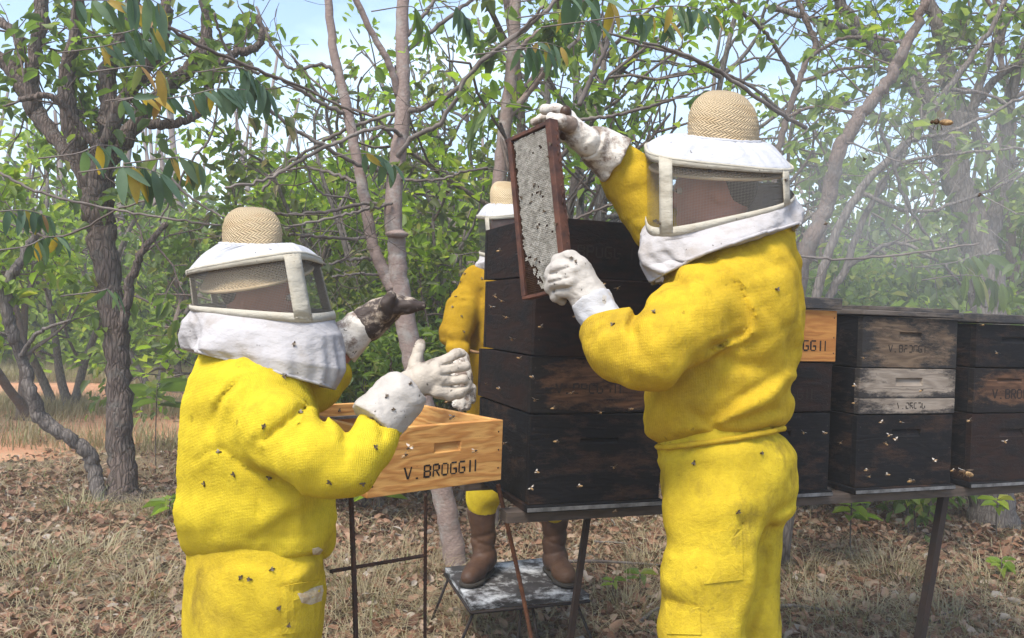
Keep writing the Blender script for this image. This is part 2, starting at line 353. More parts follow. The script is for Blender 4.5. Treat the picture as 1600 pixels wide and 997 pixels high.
def m_ground():
    g = G('leafy_soil'); co = g.coord()
    n = g.noise(2.2, co, 8, .7); f = g.noise(45, co, 6, .75)
    c = g.mix(g.ramp(n, [(.35, 0), (.65, 1)]), (.20, .125, .085), (.32, .235, .15))
    c = g.mix(g.ramp(f, [(.42, 0), (.62, 1)]), c, (.11, .07, .05))
    c = g.mix(g.ramp(g.noise(1.1, co, 5, .6, off=(4, 2, 0)), [(.60, 0), (.70, .8)]), c, (.30, .135, .07))
    return g.done(g.bsdf(c, .95, g.bump(f, .9, .03), 0, .1))
M_ground = m_ground()
def m_path():
    g = G('red_sandy_soil'); co = g.coord(); f = g.noise(3, co, 8, .7)
    c = g.mix(g.ramp(f, [(.35, 0), (.65, 1)]), (.42, .20, .115), (.50, .28, .17))
    c = g.mix(g.ramp(g.noise(14, co, 6, .7), [(.56, 0), (.68, .8)]), c, (.24, .16, .09))
    return g.done(g.bsdf(c, .95, g.bump(g.noise(30, co, 6, .7), .6, .02), 0, .1))
M_path = m_path()
# ---------------- implicit surfaces (one continuous skin per garment, glove or body) ----------------
class Grid:
    def __init__(s, lo, hi, h):
        s.lo = np.asarray(lo, float); s.h = h
        n = np.ceil((np.asarray(hi) - s.lo) / h).astype(int) + 1
        s.n = n
        ax = [(s.lo[i] + h * np.arange(n[i])).astype(np.float32) for i in range(3)]
        s.X, s.Y, s.Z = np.meshgrid(*ax, indexing='ij')
        s.px, s.py, s.d = proj(s.X, s.Y, s.Z)
        s.v = np.full(s.X.shape, 9.0, np.float32)
    def un(s, f, k=0.0):
        if k <= 0: s.v = np.minimum(s.v, f)
        else:
            h = np.maximum(k - np.abs(s.v - f), 0) / k
            s.v = np.minimum(s.v, f) - h * h * k * .25
    def sub(s, f, k=.004):
        g = -f; h = np.maximum(k - np.abs(s.v - g), 0) / k
        s.v = np.maximum(s.v, g) + h * h * k * .25
    def cone(s, a, b, ra, rb, flat=None):
        a = np.asarray(a, float); b = np.asarray(b, float); ab = b - a; L2 = float(ab @ ab) + 1e-12
        qx, qy, qz = s.X - a[0], s.Y - a[1], s.Z - a[2]
        t = np.clip((qx * ab[0] + qy * ab[1] + qz * ab[2]) / L2, 0, 1)
        return np.sqrt((qx - t * ab[0]) ** 2 + (qy - t * ab[1]) ** 2 + (qz - t * ab[2]) ** 2) - (ra + t * (rb - ra))
    def ell(s, c, r, rot=None):
        q = np.stack([s.X - c[0], s.Y - c[1], s.Z - c[2]], 0)
        if rot is not None: q = np.tensordot(np.asarray(rot).T, q, 1)
        k0 = np.sqrt((q[0] / r[0]) ** 2 + (q[1] / r[1]) ** 2 + (q[2] / r[2]) ** 2)
        return (k0 - 1) * min(r)
    def chain(s, pts, k=.02):
        """pts: (px, py, d, radius_px)"""
        r = None
        for p, q in zip(pts[:-1], pts[1:]):
            f = s.cone(P(*p[:3]), P(*q[:3]), sm(p[3], p[2]), sm(q[3], q[2]))
            if r is None: r = f
            else:
                h = np.maximum(k - np.abs(r - f), 0) / k; r = np.minimum(r, f) - h * h * k * .25
        return r
    def loft(s, rows, tilt=0.0, pivot=0.0, n=2.3, top=True, bot=True):
        """rows: (py, left px, right px, depth, half thickness): elliptical sections stacked upward"""
        R = np.asarray(rows, float); v = s.py + tilt * (s.px - pivot)
        xl, xr, dc, b = (np.interp(v, R[:, 0], R[:, i]).astype(np.float32) for i in (1, 2, 3, 4))
        a = (xr - xl) / 2
        u = np.abs((s.px - (xl + xr) / 2) / a); w_ = np.abs((s.d - dc) / b)
        am = a * dc / F
        f = ((u ** n + w_ ** n) ** (1 / n) - 1) * np.minimum(am, b)
        c = np.maximum((R[0, 0] - v), (v - R[-1, 0])) * dc / F
        k = .03; h = np.maximum(k - np.abs(f - c), 0) / k
        return np.maximum(f, c) + h * h * k * .25
    def fold(s, pts, amp, wd, near=True, dmid=None):
        """a crease (amp>0) or ridge (amp<0) drawn along photo pixels on the near side"""
        best = np.full(s.X.shape, 1e9, np.float32)
        for (x1, y1), (x2, y2) in zip(pts[:-1], pts[1:]):
            ax, ay = x2 - x1, y2 - y1; L2 = ax * ax + ay * ay + 1e-9
            t = np.clip(((s.px - x1) * ax + (s.py - y1) * ay) / L2, 0, 1)
            best = np.minimum(best, (s.px - x1 - t * ax) ** 2 + (s.py - y1 - t * ay) ** 2)
        g = amp * np.exp(-best / (wd * wd))
        if dmid is not None: g = g * (1 / (1 + np.exp((s.d - dmid) / .02)))
        s.v = s.v + g.astype(np.float32)
    def wob(s, amp, wl, seed=0):
        r = np.random.default_rng(seed); o = 0
        for i in range(5):
            k = r.normal(size=3); k /= np.linalg.norm(k); k *= 2 * math.pi / (wl * (.6 + .8 * r.random()))
            o = o + np.sin(k[0] * s.X + k[1] * s.Y + k[2] * s.Z + r.random() * 6.28)
        s.v = s.v + (amp * o / 2.2).astype(np.float32)
    def rumple(s, amp, wl, seed=0, stretch=(1, 1, 1.8), sharp=3.0):
        """sharp creases where warped sheets cross the cloth"""
        r = np.random.default_rng(seed); X, Y, Z = s.X * stretch[0], s.Y * stretch[1], s.Z * stretch[2]; tot = 0
        for i in range(3):
            k = r.normal(size=3); k /= np.linalg.norm(k); k2 = r.normal(size=3) / wl * 1.7; k3 = r.normal(size=3) / wl * 1.1
            ph = (k[0] * X + k[1] * Y + k[2] * Z) * math.pi / wl + 1.3 * np.sin(k2[0] * X + k2[1] * Y + k2[2] * Z + r.random() * 6)
            mk = np.clip(np.sin(k3[0] * X + k3[1] * Y + k3[2] * Z + r.random() * 6) * 1.4 + .1, 0, 1)
            tot = tot + (1 - np.abs(np.sin(ph))) ** sharp * mk
        s.v = s.v + (amp * tot).astype(np.float32)
    def mesh(s):
        v = s.v; ins = v < 0
        n = np.array(v.shape) - 1
        cnt = np.zeros(n, np.float32); acc = np.zeros((*n, 3), np.float32)
        corners = [(0, 0, 0), (1, 0, 0), (0, 1, 0), (1, 1, 0), (0, 0, 1), (1, 0, 1), (0, 1, 1), (1, 1, 1)]
        def sl(c): return tuple(slice(c[i], c[i] + n[i]) for i in range(3))
        edges = [(a, b) for a in corners for b in corners if a < b and sum(abs(a[i] - b[i]) for i in range(3)) == 1]
        for a, b in edges:
            va, vb = v[sl(a)], v[sl(b)]; m = (va < 0) != (vb < 0)
            t = np.where(m, va / np.where(m, va - vb, 1), 0)
            cnt += m
            for i in range(3): acc[..., i] += m * (a[i] + t * (b[i] - a[i]))
        act = cnt > 0; idx = np.full(n, -1, np.int64); idx[act] = np.arange(act.sum())
        cell = np.argwhere(act); V = (cell + acc[act] / cnt[act][:, None]) * s.h + s.lo
        Fs = []
        for ax in range(3):
            a0 = [slice(None)] * 3; a1 = [slice(None)] * 3; a0[ax] = slice(0, -1); a1[ax] = slice(1, None)
            i0, i1 = ins[tuple(a0)], ins[tuple(a1)]
            e = np.argwhere(i0 != i1); b, c = (ax + 1) % 3, (ax + 2) % 3
            e = e[(e[:, b] > 0) & (e[:, c] > 0) & (e[:, b] < n[b]) & (e[:, c] < n[c])]
            fl = i0[tuple(e.T)]
            def at(db, dc):
                q = e.copy(); q[:, b] += db; q[:, c] += dc; return idx[tuple(q.T)]
            q = np.stack([at(-1, -1), at(0, -1), at(0, 0), at(-1, 0)], 1)
            q[~fl] = q[~fl][:, ::-1]
            Fs.append(q)
        Fq = np.concatenate(Fs)
        # a little smoothing
        for _ in range(2):
            A = np.zeros_like(V); C = np.zeros(len(V))
            for i in range(4):
                j = Fq[:, (i + 1) % 4]; np.add.at(A, Fq[:, i], V[j]); np.add.at(C, Fq[:, i], 1)
            V = V * .5 + .5 * A / np.maximum(C, 1)[:, None]
        return V, Fq
def bounds(pts, pad):
    p = np.array(pts); return p.min(0) - pad, p.max(0) + pad
# ---------------- rings: hoods, gauze windows, skirts ----------------
def unit_ring(N, n, rot):
    t = np.linspace(0, 2 * math.pi, N, endpoint=False)
    q = np.stack([np.sign(np.cos(t)) * np.abs(np.cos(t)) ** (2 / n), np.sign(np.sin(t)) * np.abs(np.sin(t)) ** (2 / n)], 1)
    c, s_ = math.cos(rot), math.sin(rot); q = q @ np.array([[c, s_], [-s_, c]])
    q[:, 0] /= np.abs(q[:, 0]).max(); q[:, 1] /= np.abs(q[:, 1]).max()
    return q
def ring(Lp, Rp, d, b, near_dy=0.0, n=2.2, rot=0.0, N=128):
    """closed ring whose left and right ends are seen at photo pixels Lp, Rp; near_dy: pixels its near edge hangs below their middle"""
    a, c = P(*Lp, d), P(*Rp, d); C = (a + c) / 2; A = (c - a) / 2
    nr = P((Lp[0] + Rp[0]) / 2, (Lp[1] + Rp[1]) / 2 + near_dy, d - b); B = nr - C
    q = unit_ring(N, n, rot)
    return C + q[:, :1] * A - q[:, 1:] * B
def skin(rings, closed=True):
    R = np.array(rings); m, N = R.shape[:2]; V = R.reshape(-1, 3)
    i = np.arange(m - 1)[:, None] * N; j = np.arange(N if closed else N - 1)[None, :]; j2 = (j + 1) % N
    Fq = np.stack([i + j, i + N + j, i + N + j2, i + j2], -1).reshape(-1, 4)
    per = np.concatenate([np.zeros((m, 1)), np.cumsum(np.linalg.norm(np.diff(R, axis=1), axis=2), axis=1)], 1)
    hgt = np.concatenate([np.zeros((1, N)), np.cumsum(np.linalg.norm(np.diff(R, axis=0), axis=2), axis=0)], 0)
    uv = np.stack([np.broadcast_to(per.mean(0), (m, N)), hgt], -1).reshape(-1, 2)
    return V, Fq, uv
def thick(o, t, off=1.0):
    md = o.modifiers.new('thickness', 'SOLIDIFY'); md.thickness = t; md.offset = off; return o
def ellmesh(c, r, R=None, nu=20, nv=12):
    u = np.linspace(0, 2 * math.pi, nu, endpoint=False); v = np.linspace(0, math.pi, nv)
    V = np.stack([np.outer(np.sin(v), np.cos(u)), np.outer(np.sin(v), np.sin(u)), np.outer(np.cos(v), np.ones(nu))], -1).reshape(-1, 3) * np.array(r)
    if R is not None: V = V @ np.asarray(R).T
    i = np.arange(nv - 1)[:, None] * nu; j = np.arange(nu)[None]; j2 = (j + 1) % nu
    return V + np.array(c), np.stack([i + j, i + nu + j, i + nu + j2, i + j2], -1).reshape(-1, 4)
# ---------------- ground ----------------
def gz(x, y):
    return .02 * np.sin(x * 1.3 + 1) * np.sin(y * .9) + .012 * np.sin(x * 3.1 + y * 2.3)
gx = np.concatenate([np.linspace(-90, -12, 20, endpoint=False), np.linspace(-12, 12, 161), np.linspace(12, 90, 20)[1:]])
gy = np.concatenate([np.linspace(-30, 0, 10, endpoint=False), np.linspace(0, 20, 135), np.linspace(20, 150, 30)[1:]])
GX, GY = np.meshgrid(gx, gy, indexing='ij'); GZ = gz(GX, GY) * (np.abs(GX) < 40)
nI, nJ = GX.shape; ii = np.arange(nI - 1)[:, None] * nJ + np.arange(nJ - 1)[None, :]
gf = np.stack([ii, ii + nJ, ii + nJ + 1, ii + 1], -1).reshape(-1, 4)
tag(add('ground', np.stack([GX, GY, GZ], -1).reshape(-1, 3), gf, M_ground), kind='structure')
# sandy track crossing on the left
def strip(name, cl, wid, mat, n=60):
    V = []; r = np.random.default_rng(3); c = spline(cl, n)
    for i, (x, y) in enumerate(c):
        w0 = wid * (1 + .25 * math.sin(i * .5) + .15 * r.random())
        for k in range(9):
            t = (k / 8 - .5) * 2; yy = y + t * w0; V.append((x, yy, gz(x, yy) + (.010 if abs(t) < .95 else -.01)))
    fs = [(i * 9 + k, (i + 1) * 9 + k, (i + 1) * 9 + k + 1, i * 9 + k + 1) for i in range(n - 1) for k in range(8)]
    return tag(add(name, V, fs, mat), kind='structure')
strip('dirt_track', [(-14, 7.4), (-8, 7.3), (-5, 7.9), (-3.8, 8.2), (-3.0, 9.2), (-2.5, 10.8), (-2.2, 13)], 1.55, M_path)
strip('dirt_path', [(-16, 11.2), (-8, 11.4), (-5, 11.0), (-3.6, 11.6), (-2, 13.5), (0, 15.0), (4, 16.5)], 1.1, M_path)

# ---------------- hives ----------------
ANG = math.radians(20.0); RD = np.array([math.cos(ANG), math.sin(ANG), 0]); SD = np.array([-math.sin(ANG), math.cos(ANG), 0])
H0 = np.array([.061, 2.19, 0]); RAILZ = .792
STROKES = {
 'V': [(0, 1, .33, .05), (.40, .05, .7, 1)], '.': [(.28, .0, .42, .0)],
 'B': [(.05, 0, .05, .44), (.05, .56, .05, 1), (.18, 1, .58, 1), (.18, .5, .58, .5), (.18, 0, .58, 0), (.68, .60, .68, .9), (.68, .1, .68, .4)],
 'R': [(.05, 0, .05, .44), (.05, .56, .05, 1), (.18, 1, .58, 1), (.18, .5, .58, .5), (.68, .60, .68, .9), (.42, .38, .7, 0)],
 'O': [(.05, .1, .05, .9), (.68, .1, .68, .9), (.17, 1, .56, 1), (.17, 0, .56, 0)],
 'G': [(.05, .1, .05, .9), (.17, 1, .66, 1), (.17, 0, .56, 0), (.68, .1, .68, .42), (.40, .46, .68, .46)],
 'I': [(.35, 0, .35, 1)]}
LSEED = [5]
def lettering(text, hgt, stroke=.15, drop=0.0):
    mb = MB(); x = 0; r = random.Random(LSEED[0]); LSEED[0] += 1
    for ch in text:
        if ch == ' ': x += .45 * hgt; continue
        for (a, b, c, d) in STROKES[ch]:
            if r.random() < drop: continue
            p = np.array([a * hgt, b * hgt]); q = np.array([c * hgt, d * hgt]); e = q - p; L_ = np.linalg.norm(e)
            if L_ < 1e-6: e = np.array([1, 0.]); L_ = 1; q = p + np.array([.001, 0])
            e = e / np.linalg.norm(e); nn = np.array([-e[1], e[0]]) * stroke * hgt / 2 * (.7 + .6 * r.random())
            p = p - e * stroke * hgt * .3; q = q + e * stroke * hgt * .3
            o = [p + nn, p - nn, q - nn, q + nn]
            V = [(x + t[0], -.0008, t[1]) for t in o] + [(x + t[0], .0015, t[1]) for t in o]
            mb.put(V, [(0, 1, 2, 3), (7, 6, 5, 4), (0, 4, 5, 1), (1, 5, 6, 2), (2, 6, 7, 3), (3, 7, 4, 0)])
        x += (.95 if ch not in '.I' else .62) * hgt
    return mb, x
def front_mb(w, h, th, rec=None, rounded=False):
    """board with a real hand-hold: rec=(x0,x1,z0,z1,depth)"""
    mb = MB()
    if not rec: mb.put(boxv(0, w, 0, th, 0, h), BOXF); return mb
    x0, x1, z0, z1, dp = rec; xs = [0, x0, x1, w]; zs = [0, z0, z1, h]
    V = [(x, 0, z) for z in zs for x in xs]; fs = []
    for k in range(3):
        for i in range(3):
            if i == 1 and k == 1: continue
            a = k * 4 + i; fs.append((a, a + 1, a + 5, a + 4))
    b = len(V); V += [(x0 + .002, dp * .25, z0 + .002), (x1 - .002, dp * .25, z0 + .002), (x1 - .006, dp, z1 - .001), (x0 + .006, dp, z1 - .001)]
    c = [5, 6, 10, 9]
    for k in range(4): fs.append((c[k], c[(k + 1) % 4], b + (k + 1) % 4, b + k))
    fs.append((b, b + 1, b + 2, b + 3))
    e = len(V); V += [(0, th, 0), (w, th, 0), (w, th, h), (0, th, h)]
    fs += [(e + 1, e, e + 3, e + 2), (0, e, e + 1, 3, 2, 1), (12, 13, 14, 15, e + 2, e + 3), (0, 4, 8, 12, e + 3, e), (3, e + 1, e + 2, 15, 11, 7)]
    mb.put(V, fs); return mb
def bev(o, wd=.0018, seg=2):
    m = o.modifiers.new('worn_edge', 'BEVEL'); m.width = wd; m.segments = seg; m.limit_method = 'ANGLE'; m.angle_limit = .9; return o
def hive_box(label, origin, ang, h, mats, w=.41, l=.51, rec=None, text=None, ink=None, group=None, split=None, cat='hive box', name='hive_box', th=.022, side_split=None):
    """origin: front left lower corner; mats: (front, side)"""
    t = tag(empty(name, origin, ang), label, cat, group)
    g = .0015
    if split:
        a = bev(front_mb(w, split - g, th).build('front_board', mats[0], t, False, False))
        rc = (rec[0], rec[1], rec[2] - split, rec[3] - split, rec[4])
        b = bev(front_mb(w, h - split - g, th, rc).build('front_board', mats[0], t, False, False)); b.location = (0, 0, split)
    else: bev(front_mb(w, h - .003, th, rec).build('front_board', mats[0], t, False, False))
    for k, x in enumerate((0, w - th)):
        mb = MB(); y0, y1 = th + .0005, l - th - .0005
        if side_split:
            mb.put(boxv(x + .001, x + th - .001, y0, y1, 0, side_split - g), BOXF); mb.put(boxv(x + .001, x + th - .001, y0, y1, side_split, h - .003), BOXF)
        else: mb.put(boxv(x + .001, x + th - .001, y0, y1, 0, h - .003), BOXF)
        bev(mb.build('side_board', mats[1], t, False, False))
    mb = MB(); mb.put(boxv(0, w, l - th, l, 0, h - .003), BOXF); bev(mb.build('back_board', mats[1], t, False, False))
    mb = MB(); rr = random.Random(int(h * 1e5))
    for x in (.012, w - .012):
        for kk in range(3): V, Fq = ellmesh((x + rr.uniform(-.003, .003), -.0002, h * (.18 + .32 * kk) + rr.uniform(-.006, .006)), (.0028, .0007, .0028), None, 8, 4); mb.put(V, [tuple(q) for q in Fq])
    tag(mb.build('nails', M_post, t, False, False), kind='stuff')
    if text:
        s_, hh, x, z = text
        m2, W_ = lettering(s_, hh, .15, .22 if ink is M_ink2 else 0); o = m2.build('lettering', ink or M_ink, t, False, False); o.location = (x, 0, z)
    return t
def P_on(t, z, fwd=0.0): return H0 + RD * t + SD * fwd + np.array([0, 0, z])
def rc(h, wd=.10, ht=.022, zc=.62): return (.205 - wd / 2, .205 + wd / 2, h * zc - ht / 2, h * zc + ht / 2, .013)
BG = 'hive boxes stacked on the rail'
T_ = 'V. BROGGII'
# near tall stack
z = RAILZ + .006
hive_box('black deep box with worn reddish patch, at the bottom of the tall stack', P_on(0, z), ANG, .250, (M_black, M_black), rec=(.15, .27, .165, .180, .012), group=BG, l=.462)
hive_box('worn brown box with faded lettering, second from the bottom of the tall stack', P_on(-.002, z + .252, .002), ANG + .012, .157, (M_worn, M_brownblack), text=(T_, .026, .075, .055), ink=M_ink2, group=BG, l=.462)
hive_box('plain dark brown deep box, second from the top of the tall stack', P_on(.002, z + .411, 0), ANG - .008, .218, (M_brownblack, M_brownblack), group=BG, l=.462)
hive_box('dark brown shallow box on top of the tall stack behind the raised comb', P_on(.004, z + .631, .004), ANG + .006, .166, (M_brownblack, M_brownblack), text=(T_, .030, .060, .060), ink=M_ink2, group=BG, l=.462)
def bottom_board(label, t, w=.425, l=.53):
    e = tag(empty('bottom_board', P_on(t - .007, RAILZ - .014, -.012), ANG), label, 'hive floor', 'hive bottom boards')
    mb = MB(); mb.put(boxv(0, w, 0, l, 0, .019), BOXF); bev(mb.build('board', M_black, e, False, False))
    mb = MB(); mb.put(boxv(.001, w - .001, -.004, -.0005, .004, .014), BOXF); mb.build('metal_edge', M_silver, e, False, False)
bottom_board('black floor board with pale edge under the tall stack', 0, l=.485)
# second stack (behind the standing beekeeper)
t2 = .612
bottom_board('black floor board with pale edge under the stack right of the standing beekeeper', t2)
hive_box('black deep box at the bottom of the stack just right of the standing beekeeper', P_on(t2, z), ANG, .246, (M_black, M_black), rec=(.15, .26, .17, .19, .012), group=BG)
hive_box('grey brown lettered box in the middle of the stack just right of the standing beekeeper', P_on(t2 + .004, z + .248, 0), ANG + .01, .156, (M_brownblack, M_black), rec=rc(.156, .12), text=(T_, .030, .10, .040), ink=M_ink2, group=BG)
hive_box('orange natural wood box with burnt lettering on the stack just right of the standing beekeeper', P_on(t2 + .012, z + .406, 0), ANG, .165, (M_pine2, M_brownblack), rec=rc(.165, .10), text=(T_, .030, .135, .035), group=BG)
def lid(label, t, zz, w=.43, l=.53, h=.032, two=False, y0=-.012, name='hive_lid'):
    e = tag(empty(name, P_on(t - .01, zz, y0), ANG), label, 'hive lid', 'hive lids')
    mb = MB(); mb.put(boxv(0, w, 0, l, 0, h), BOXF); bev(mb.build('cover_board', M_lidm, e, False, False), .003)
    if two:
        mb = MB(); mb.put(boxv(.03, w - .01, .01, l - .02, h, h + .014), BOXF); bev(mb.build('batten', M_lidm, e, False, False))
lid('dark flat lid on the orange wood box right of the standing beekeeper', t2 + .012, z + .572, h=.036)
# third stack
t3 = 1.13
bottom_board('black floor board with pale edge under the stack that has the peeling pale box', t3)
hive_box('black deep box under the peeling pale box, with two orange nicks', P_on(t3, z), ANG, .236, (M_black, M_black), rec=(.145, .27, .162, .186, .012), group=BG)
hive_box('peeling pale two-board box in the middle of the third stack', P_on(t3 + .004, z + .238, 0), ANG - .006, .150, (M_pale, M_black), rec=(.15, .265, .093, .118, .013), split=.052, text=(T_, .018, .16, .018), ink=M_ink2, group=BG)
hive_box('worn grey brown box with dark edges on top of the third stack', P_on(t3 + .010, z + .390, 0), ANG + .006, .168, (M_grayworn, M_black), rec=rc(.168, .10, .026), text=(T_, .022, .11, .052), ink=M_ink2, group=BG)
lid('weathered grey lid on top of the third stack', t3 + .01, z + .560, h=.016, two=True)
# fourth stack
t4 = 1.628
bottom_board('black floor board with pale edge under the stack at the right edge', t4)
hive_box('dark brown deep box with a scuffed hand-hold at the bottom of the rightmost stack', P_on(t4, z), ANG, .236, (M_brownblack, M_black), rec=(.135, .25, .152, .180, .012), group=BG)
hive_box('orange brown scorched box with lettering in the middle of the rightmost stack', P_on(t4 + .003, z + .238, 0), ANG, .156, (M_worn, M_black), rec=(.11, .23, .105, .118, .012), text=(T_, .030, .09, .050), group=BG)
hive_box('charcoal painted box on top of the rightmost stack', P_on(t4 + .006, z + .396, 0), ANG, .152, (M_black, M_black), rec=(.12, .24, .085, .105, .012), group=BG)
lid('grey weathered lid on the rightmost stack', t4 + .006, z + .550, h=.030)
# a fifth hive further back, only its top shows
b5 = H0 + RD * 1.86 + SD * 1.0
hive_box('dark box of the hive behind the rightmost stack', b5 + np.array([0, 0, z + .30]), ANG, .255, (M_black, M_black))
hive_box('dark lower box of the hive behind the rightmost stack', b5 + np.array([0, 0, z + .05]), ANG, .248, (M_black, M_black))
e5 = tag(empty('hive_lid', b5 + RD * -.01 + SD * -.012 + np.array([0, 0, z + .557]), ANG), 'brown grey lid of the hive behind the rightmost stack', 'hive lid', 'hive lids')
mb = MB(); mb.put(boxv(0, .43, 0, .53, 0, .03), BOXF); bev(mb.build('cover_board', M_grayworn, e5, False, False))
# ---------------- rail stand ----------------
st = tag(empty('hive_stand', P_on(-.06, 0)), 'long wooden rail stand with dark metal legs carrying the dark hives', 'stand')
for fw, nm in ((.015, 'front_rail'), (.42, 'back_rail')):
    a, b = P_on(-.055, 0, fw), P_on(2.75, 0, fw); mb = MB()
    V = []
    for zz in (RAILZ - .046, RAILZ - .0155):
        for q in (a, b):
            for s_ in (0, .055): V.append(q + SD * s_ + [0, 0, zz])
    mb.put(np.array(V), [(0, 1, 3, 2), (4, 6, 7, 5), (0, 2, 6, 4), (2, 3, 7, 6), (3, 1, 5, 7), (1, 0, 4, 5)])
    bev(mb.build(nm, M_rail, st, False))
def angle_post(top, bot, wd, parent, nm='leg', mat=None):
    top, bot = np.array(top), np.array(bot)
    V = []
    for q in (bot, top):
        for (x, y) in ((0, 0), (wd, 0), (wd, .004), (.004, .004), (.004, wd), (0, wd)): V.append(q + RD * x + SD * y)
    fs = [tuple(range(6))[::-1], tuple(range(6, 12))] + [(i, (i + 1) % 6, 6 + (i + 1) % 6, 6 + i) for i in range(6)]
    mb = MB(); mb.put(V, fs); return mb.build(nm, mat or M_post, parent, False)
for fw in (.035,):
    for t, sl in ((.195, -.055), (1.555, -.085), (2.6, .02)):
        a = P_on(t, RAILZ - .047, fw); b = P_on(t + sl * (1.9 if fw < .1 else .6), -.05, fw + (-.02 if fw < .1 else .03)); angle_post(a, b, .016 if t < 1 else .026, st)
# ---------------- pine super on rebar trestle ----------------
C1, C2 = P(573, 778, 1.90), P(783, 751, 2.17)
C1[2] = C2[2] = (C1[2] + C2[2]) / 2
pa = math.atan2(C2[1] - C1[1], C2[0] - C1[0]); PW = float(np.linalg.norm(C2 - C1))
pb = hive_box('fresh pine box with burnt lettering and empty inside, in front of the left beekeeper', C1, pa, .166, (M_pine, M_pine), w=PW, rec=(PW * .46, PW * .66, .092, .116, .014), text=(T_, .0285, PW * .25, .034), name='hive_box')
# rabbet ledges for frames and two dark frame pieces left inside at the far end
mb = MB(); mb.put(boxv(.023, PW - .023, .487 - .012, .4875, .12, .128), BOXF); mb.put(boxv(.023, PW - .023, .0225, .034, .12, .128), BOXF); mb.build('frame_rest', M_silver, pb, False, False)
pd = np.array([math.cos(pa), math.sin(pa), 0]); ps = np.array([-math.sin(pa), math.cos(pa), 0])
fr = tag(empty('hive_frame', C1 + pd * .03 + ps * .03 + [0, 0, .128], pa), 'dark empty frame hanging along the far left side inside the pine box', 'hive frame')
mb = MB(); mb.put(boxv(0, .027, 0, .45, 0, .018), BOXF); bev(mb.build('top_bar', M_worn, fr, False, False))
for yy in (.012, .43):
    mb = MB(); mb.put(boxv(.004, .024, yy, yy + .009, -.11, -.0005), BOXF); mb.build('side_bar', M_worn, fr, False, False)
mb = MB(); mb.put(boxv(.006, .022, .022, .43, -.11, -.100), BOXF); mb.build('bottom_bar', M_worn, fr, False, False)
def rebar(parent, pts, r, nm='leg', mat=None, turns=190):
    pts = spline(pts, 3); L_ = np.linalg.norm(pts[-1] - pts[0]); n = max(12, int(L_ / .006))
    p = spline(pts, n); rr = r * (1 + .16 * (np.arange(n) % 2)); V, fs = tube(p, rr, 7, twist=.5)
    return add(nm, V, fs, mat or M_rust, parent, True)
tr = tag(empty('trestle', C1 * [1, 1, 0] + [0.1, .2, 0]), 'rusty rebar trestle under the pine box', 'stand')
zb = C1[2] - .008
def tp(a, b): return C1 * [1, 1, 0] + pd * a + ps * b + np.array([0, 0, zb])
def gp(px, py, d):
    q = P(px, py, d); return q
A_, B_ = tp(.0, .06), tp(.30, .06); A2, B2 = tp(.02, .46), tp(.36, .46)
qa = P(548, 768, 2.02); qb = P(665, 772, 2.18); qc = P(778, 757, 2.30)
for p0, p1, nm in ((tp(-.01, .1), tp(PW - .01, .1), 'cross_bar'), (tp(-.01, .42), tp(PW - .01, .42), 'cross_bar'), (tp(.03, .09), tp(.03, .43), 'cross_bar'), (tp(PW - .04, .09), tp(PW - .04, .43), 'cross_bar')):
    rebar(tr, [p0, p1], .005, nm)
rebar(tr, [qa, P(556, 1000, 2.02), P(560, 1290, 2.02) * [1, 1, 0] + [0, 0, -.03]], .0065)
rebar(tr, [qb, P(664, 1000, 2.3), P(664, 1240, 2.3) * [1, 1, 0] + [0, 0, -.03]], .0048)
rebar(tr, [P(516, 893, 2.03), P(664, 868, 2.235)], .0048, 'cross_bar')
rebar(tr, [qc, P(805, 880, 2.33), P(832, 1000, 2.36), P(868, 1215, 2.4) * [1, 1, 0] + [0, 0, -.03]], .0062, 'leg', M_rust2)
rebar(tr, [P(440, 800, 2.35), P(430, 1210, 2.35) * [1, 1, 0] + [0, 0, -.03]], .005)
# ---------------- stool ----------------
SB = [P(736, 950, 2.88), P(921, 928, 3.04), P(846, 877, 3.47), P(695, 891, 3.30)]
zs = np.mean([p[2] for p in SB])
SB = [np.array([p[0], p[1], zs]) for p in SB]; sc = sum(SB) / 4
sto = tag(empty('step_stool', (sc[0], sc[1], 0)), 'low iron legged stool with peeling black and white top under the boots', 'stool')
def frac(u, v): return SB[0] * (1 - u) * (1 - v) + SB[1] * u * (1 - v) + SB[2] * u * v + SB[3] * (1 - u) * v
mb = MB(); V = [p - [0, 0, .012] for p in SB] + [p + [0, 0, .010] for p in SB]; mb.put(V, BOXF); so_ = bev(mb.build('stool_top', M_stool, sto, False), .002)
mb = MB()
for a, b in ((0, 1), (1, 2), (2, 3), (3, 0)):
    V, fs = tube([SB[a] - [0, 0, .019], SB[b] - [0, 0, .019]], .006, 6); mb.put(V, fs)
mb.build('rim_frame', M_post, sto)
for (u, v, dx, dy) in ((.03, .03, -.10, -.05), (.90, .04, .12, -.06), (.97, .95, .12, .05), (.04, .96, -.09, .05), (.42, .02, -.02, -.03), (.52, .04, .05, -.04)):
    a = frac(u, v) - [0, 0, .02]; b = np.array([a[0] + dx, a[1] + dy, -.02]); V, fs = tube([a, b], .0055, 6)
    add('leg', V, fs, M_post, sto)
